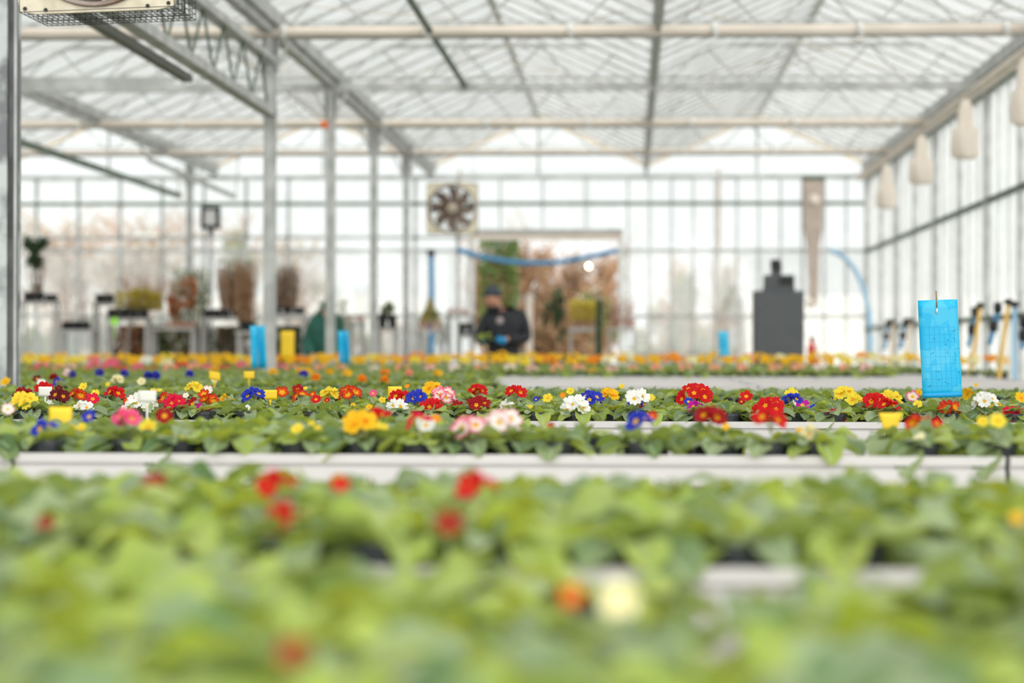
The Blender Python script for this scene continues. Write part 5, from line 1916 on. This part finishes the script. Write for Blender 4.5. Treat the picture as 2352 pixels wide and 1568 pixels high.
# neighbouring polytunnel seen faintly through the panes
for k, (xa, xb, lb) in enumerate(((-26, -5.6, 'long pale polytunnel outside, behind the shelf shrubs'), (3.0, 30, 'pale polytunnel outside, beyond the glass corner'))):
    e = empty('polytunnel', ((xa + xb) / 2, 66, 0))
    tag(e, lb, 'polytunnel', 'polytunnels outside')
    b = MB()
    n = 14
    hx = (xb - xa) / 2
    for x in (-hx, hx):
        for i in range(n + 1):
            t = PI * i / n
            b.v.append((x, -2.6 * math.cos(t), 2.5 * math.sin(t)))
    for i in range(n):
        b.f.append((i, i + 1, n + 2 + i, n + 1 + i))
    b.f += [tuple(range(n + 1)), tuple(reversed([n + 1 + i for i in range(n + 1)]))]
    b.build('film', M['tunnel'], e, True)
    b = MB()
    for j in range(9):
        x = -hx + 2 * hx * j / 8
        b.tube([(x, -2.63 * math.cos(PI * i / n), 2.53 * math.sin(PI * i / n)) for i in range(n + 1)], 0.03, 6)
    b.build('hoops', M['galv'], e)

for k in range(16):
    u_ = 60 + k * 66 if k < 15 else 1500
    tree(u_, 745 - 14 * (k % 3), 47 + (k % 2), 0.62, ['folive', 'fbrown', 'fdark'][k % 3], '%s hedge bush beyond the glass, %s from the pine' % (['olive', 'brown', 'dark green'][k % 3],
         (ORD + ['tenth', 'eleventh', 'twelfth', 'thirteenth', 'fourteenth', 'fifteenth', 'sixteenth'])[k]), 400 + k, n=700, ls=0.1, low=.0, kind='hedge_bush', tw=6)

tree(1395, 575, 48, 0.5, 'fbrown', 'brown twiggy tree at the cabinet side of the doorway', 217, n=900, ls=0.05, tw=70, low=.2)
# bare garden bulb
q = P(1352, 612, 41)
e = empty('garden_lamp', q)
tag(e, 'small glowing warm bulb hanging in the doorway', 'lamp')
MB().lathe([(0.002, -0.035), (0.025, -0.025), (0.035, 0), (0.025, 0.025), (0.012, 0.045)], 14).build('bulb', M['lampglow'], e, True)
MB().lathe([(0.014, 0.045), (0.016, 0.09), (0.008, 0.1)], 10).build('socket', M['black'], e, True)
MB().bar((0, 0, 0.1), (0, 0, 1.6), 0.008, n=6).build('cord', M['black'], e)
MB().bar((-2.2, 0, 1.6), (2.2, 0, 1.6), 0.012, n=6).build('line', M['black'], e)
for s in (-1, 1):
    MB().bar((s * 2.2, 0, -q.z), (s * 2.2, 0, 1.65), 0.05, n=8).build('pole', M['wood'], e)


# ------------------------------------------------------------------ people
def skin_body(name, joints, edges, m, parent, sub=2, root=0):
    """joints: list of (x, y, z, rx, ry)"""
    me = bpy.data.meshes.new('tmp')
    me.from_pydata([j[:3] for j in joints], edges, [])
    o = bpy.data.objects.new('tmp', me)
    C.objects.link(o)
    md = o.modifiers.new('s', 'SKIN')
    md.use_smooth_shade = True
    sv = me.skin_vertices[0].data
    for i, j in enumerate(joints):
        sv[i].radius = (j[3], j[4] if len(j) > 4 else j[3])
        sv[i].use_root = (i == root)
    m2 = o.modifiers.new('u', 'SUBSURF')
    m2.levels = sub
    m2.render_levels = sub
    dg = bpy.context.evaluated_depsgraph_get()
    ev = o.evaluated_get(dg)
    nm = bpy.data.meshes.new_from_object(ev)
    nm.name = name
    bpy.data.objects.remove(o)
    nm.materials.clear()
    nm.materials.append(m)
    nm.polygons.foreach_set('use_smooth', [True] * len(nm.polygons))
    ob = bpy.data.objects.new(name, nm)
    C.objects.link(ob)
    ob.parent = parent
    return ob


def ellipsoid(name, c, r, m, parent, n=16, k=10, cut=None):
    prof = []
    for i in range(k + 1):
        t = -PI / 2 + PI * i / k
        if cut is not None and math.sin(t) < cut:
            continue
        prof.append((max(0.002, math.cos(t)), math.sin(t)))
    b = MB().lathe(prof, n)
    b.v = [(c[0] + v[0] * r[0], c[1] + v[1] * r[1], c[2] + v[2] * r[2]) for v in b.v]
    return b.build(name, m, parent, True)


def hand(parent, wrist, direction, palm_n, m, flip=1, hold=0.6):
    """five-fingered hand skin; direction = towards fingers, palm_n = palm normal (fingers curl that way)"""
    d = Vector(direction).normalized()
    nrm = Vector(palm_n).normalized()
    s = d.cross(nrm).normalized() * flip
    w_ = Vector(wrist)
    J = [(*w_, .022, .022), (*(w_ + d * .03), .028, .02), (*(w_ + d * .07), .032, .02)]
    E = [(0, 1), (1, 2)]
    for k, (off_, ln) in enumerate(((-.027, .062), (-.009, .070), (.009, .066), (.026, .052))):
        p = w_ + d * .085 + s * off_
        J.append((*p, .0095))
        E.append((2, len(J) - 1))
        dd = d
        for q in range(3):
            ax = (dd * math.cos(hold * .9) + nrm * math.sin(hold * .9)).normalized()
            dd = ax
            nrm2 = nrm
            p = p + dd * ln * (.42 if q == 0 else .3)
            J.append((*p, .0085 - .001 * q))
            E.append((len(J) - 2, len(J) - 1))
            hold_ = hold
    p = w_ + d * .03 - s * .03
    J.append((*p, .011))
    E.append((1, len(J) - 1))
    for q in range(2):
        p = p + (d * .6 - s * .5 + nrm * .6).normalized() * .03
        J.append((*p, .0095))
        E.append((len(J) - 2, len(J) - 1))
    return skin_body('glove', J, E, m, parent, 1, 0)


# worker in black, bowed over a pot
Yp = 27.0
bx_ = P(1157, 800, Yp).x
e = empty('person', (bx_, Yp, 0))
tag(e, 'person in black jacket and charcoal beanie, blue gloves, looking down at a plant', 'person')
hd = rel(P(1131, 695, Yp), Vector((bx_, Yp, 0)))       # face centre
hd.y = -0.12
ht = P(1132, 655, Yp).z
J = [(0, 0, .93, .15, .11), (0, 0.0, 1.10, .14, .10), (-.01, -.01, 1.30, .17, .11), (-.03, -.03, 1.43, .09, .08), (-.07, -.06, 1.49, .055, .055),
     (hd.x, hd.y + .02, 1.56, .075, .085), (hd.x, hd.y + .02, 1.65, .075, .09),
     (.10, 0, .80, .095), (.11, -.01, .48, .065), (.11, .02, .10, .045), (.12, -.12, .05, .04),
     (-.10, 0, .80, .095), (-.11, -.02, .48, .065), (-.11, .02, .10, .045), (-.12, -.12, .05, .04),
     (.17, 0, 1.36, .05), (.24, .0, 1.14, .042), (.02, -.22, 1.13, .033),
     (-.20, -.02, 1.38, .055), (-.26, -.06, 1.14, .045), (-.19, -.27, 1.14, .033)]
E = [(0, 1), (1, 2), (2, 3), (3, 4), (4, 5), (5, 6), (0, 7), (7, 8), (8, 9), (9, 10), (0, 11), (11, 12), (12, 13), (13, 14),
     (2, 15), (15, 16), (16, 17), (2, 18), (18, 19), (19, 20)]
skin_body('body', J, E, M['skin'], e)
J2 = [(0, 0, .80, .20, .15), (0, 0.0, 1.05, .19, .14), (0, -.01, 1.28, .21, .15), (-.02, -.02, 1.42, .15, .12), (-.06, -.05, 1.50, .082, .082),
      (.20, .01, 1.38, .095), (.25, .01, 1.14, .082), (.05, -.21, 1.125, .06),
      (-.20, -.01, 1.36, .095), (-.27, -.05, 1.14, .082), (-.195, -.25, 1.12, .06)]
E2 = [(0, 1), (1, 2), (2, 3), (3, 4), (2, 5), (5, 6), (6, 7), (2, 8), (8, 9), (9, 10)]
skin_body('jacket', J2, E2, M['jacket'], e)
J3 = [(0, 0, .86, .17, .13), (.10, 0, .76, .11), (.115, -.01, .47, .08), (.115, .02, .12, .06), (-.10, 0, .76, .11), (-.115, -.02, .47, .08), (-.115, .02, .12, .06)]
skin_body('trousers', J3, [(0, 1), (1, 2), (2, 3), (0, 4), (4, 5), (5, 6)], M['trousers'], e)
for s in (-1, 1):
    skin_body('boot', [(s * .115, .03, .10, .055), (s * .12, .03, .045, .05), (s * .12, -.10, .04, .045), (s * .12, -.17, .035, .035)], [(0, 1), (1, 2), (2, 3)], M['boot'], e, 1)
hc = Vector((hd.x, hd.y, 1.60))
ellipsoid('face', (hc.x, hc.y, hc.z - .01), (.076, .095, .108), M['skin'], e)
skin_body('nose', [(hc.x - .02, hc.y - .093, hc.z + .01, .012), (hc.x - .025, hc.y - .118, hc.z - .03, .014)], [(0, 1)], M['skin'], e, 1)
ellipsoid('mouth', (hc.x - .02, hc.y - .088, hc.z - .062), (.022, .008, .006), M['terracotta'], e, 10, 6)
for s in (-1, 1):
    ellipsoid('ear', (hc.x + s * .078, hc.y + .01, hc.z - .01), (.012, .02, .03), M['skin'], e, 10, 6)
    ellipsoid('eye', (hc.x - .012 + s * .032, hc.y - .085, hc.z + .002), (.012, .008, .006), M['eye'], e, 10, 6)
ellipsoid('beanie', (hc.x + .005, hc.y + .015, hc.z + .025), (.093, .112, .118), M['cap'], e, 20, 14, cut=-0.05)
MB().lathe([(.094, 0), (.10, .01), (.10, .04), (.094, .05)], 20, (hc.x + .005, hc.y + .015, hc.z + .01), cap=False, squash=(1, 1.18)).build('beanie_cuff', M['cap'], e, True)
ellipsoid('neck_gaiter', (hc.x + .02, hc.y + .05, 1.475), (.088, .09, .05), M['jacket'], e, 16, 8)
ellipsoid('chest_patch', (P(1150, 737, Yp).x - bx_, -.165, P(1150, 737, Yp).z), (.042, .02, .042), M['patch'], e, 16, 8)
pot_c = rel(P(1114, 770, Yp), Vector((bx_, Yp, 0)))
pot_c.y = -.36
hand(e, (.05, -.22, 1.13), (-1, -.55, .02), (-.3, -1, .1), M['glove'], 1, .5)
hand(e, (-.20, -.26, 1.12), (-.15, -1, .0), (.6, -.3, .1), M['glove'], -1, .5)
ph = empty('young_plant', (bx_ + pot_c.x + .02, Yp + pot_c.y, 1.10))
tag(ph, 'small green plant held in the blue gloves of the worker', 'potted plant')
MB().lathe([(.03, 0), (.042, .07), (.046, .07)], 12).build('pot', M['pot'], ph)
for (li, yg, m) in ROS[2]:
    o = bpy.data.objects.new('leaf', LMESH[(li, 1)])
    C.objects.link(o)
    o.parent = ph
    o.matrix_basis = Matrix.Translation((0, 0, .06)) @ Matrix.Scale(1.25, 4) @ m

# second worker in green, bending, mostly behind the orange-box post
Yq = 27.6
bx2 = P(747, 800, Yq).x
e = empty('person', (bx2, Yq, 0))
tag(e, 'person in a dark green jacket bending behind the orange-box post', 'person')
J = [(0, 0.02, .90, .15, .12), (0, 0.0, 1.10, .14, .11), (.01, -.04, 1.30, .15, .11), (.03, -.10, 1.40, .055, .055), (.06, -.17, 1.45, .065, .075), (.06, -.19, 1.51, .06, .07),
     (.10, 0, .78, .09), (.11, -.02, .46, .065), (.11, .03, .09, .045), (.12, -.1, .05, .04), (-.10, 0, .78, .09), (-.11, -.02, .46, .065), (-.11, .03, .09, .045), (-.12, -.1, .05, .04),
     (.14, -.03, 1.28, .045), (.18, -.10, 1.05, .04), (.10, -.28, .92, .03), (-.12, -.03, 1.28, .045), (-.18, -.10, 1.05, .04), (-.10, -.28, .92, .03)]
E = [(0, 1), (1, 2), (2, 3), (3, 4), (4, 5), (0, 6), (6, 7), (7, 8), (8, 9), (0, 10), (10, 11), (11, 12), (12, 13), (2, 14), (14, 15), (15, 16), (2, 17), (17, 18), (18, 19)]
skin_body('body', J, E, M['skin'], e)
J2 = [(0, 0.02, .70, .23, .18), (0, 0.0, 1.0, .23, .17), (.01, -.02, 1.24, .19, .16), (.02, -.06, 1.41, .13, .13), (.04, -.11, 1.48, .09, .09),
      (.15, -.02, 1.30, .10), (.19, -.09, 1.05, .09), (.12, -.25, .93, .065), (-.13, -.02, 1.30, .10), (-.19, -.09, 1.05, .09), (-.12, -.25, .93, .065)]
skin_body('jacket', J2, E2, M['gjacket'], e)
skin_body('trousers', J3, [(0, 1), (1, 2), (2, 3), (0, 4), (4, 5), (5, 6)], M['trousers'], e)
ellipsoid('hood', (.06, -.15, 1.50), (.082, .10, .10), M['gjacket'], e, 16, 12, cut=-0.3)
hand(e, (.10, -.27, .92), (-.2, -1, -.3), (-.6, .1, -.6), M['glove'], 1, .4)
hand(e, (-.10, -.27, .92), (.2, -1, -.3), (.6, .1, -.6), M['glove'], -1, .4)
for s in (-1, 1):
    skin_body('boot', [(s * .115, .03, .10, .055), (s * .12, .03, .045, .05), (s * .12, -.10, .04, .045), (s * .12, -.17, .035, .035)], [(0, 1), (1, 2), (2, 3)], M['boot'], e, 1)
    tw_ = empty('small_conifer', (bx2 + s * .12, Yq + .75, 0))
    tag(tw_, 'olive conifer tip showing %s the green jacket' % ('right above' if s > 0 else 'over the shoulder of'), 'shrub', GS)
    leaf_cloud('foliage', 260, (-.06, .06, -.06, .06, .9, CAM.z + (.58 if s > 0 else .56)), 0.02, M['folive'], tw_, 300 + s, 'box')
    MB().tube([(0, 0, .3), (0, 0, 1.4)], 0.012, 6).build('trunk', M['wood'], tw_)
    MB().lathe([(0.09, 0), (0.12, 0.3), (0.13, 0.3)], 12).build('pot', M['black'], tw_)


# tell the look-alikes apart by their order along the bench, starting from the post side
ONES = ['', 'first', 'second', 'third', 'fourth', 'fifth', 'sixth', 'seventh', 'eighth', 'ninth', 'tenth', 'eleventh', 'twelfth', 'thirteenth',
        'fourteenth', 'fifteenth', 'sixteenth', 'seventeenth', 'eighteenth', 'nineteenth']
TENS = {20: 'twentieth', 30: 'thirtieth', 40: 'fortieth', 50: 'fiftieth', 60: 'sixtieth', 70: 'seventieth', 80: 'eightieth'}
TENP = {20: 'twenty', 30: 'thirty', 40: 'forty', 50: 'fifty', 60: 'sixty', 70: 'seventy', 80: 'eighty'}


def ordinal(n):
    if n < 20:
        return ONES[n]
    t = n // 10 * 10
    return TENS[t] if n == t else TENP[t] + '-' + ONES[n - t]


byl = {}
for ob in C.objects:
    if ob.parent is None and ob.get('category') in ('flower', 'potted plant'):
        byl.setdefault(ob['label'], []).append(ob)
for lab, obs in byl.items():
    if len(obs) < 2:
        continue
    obs.sort(key=lambda o: o.location.x)
    for k, ob in enumerate(obs):
        ob['label'] = lab + ', %s from post side' % ordinal(k + 1)
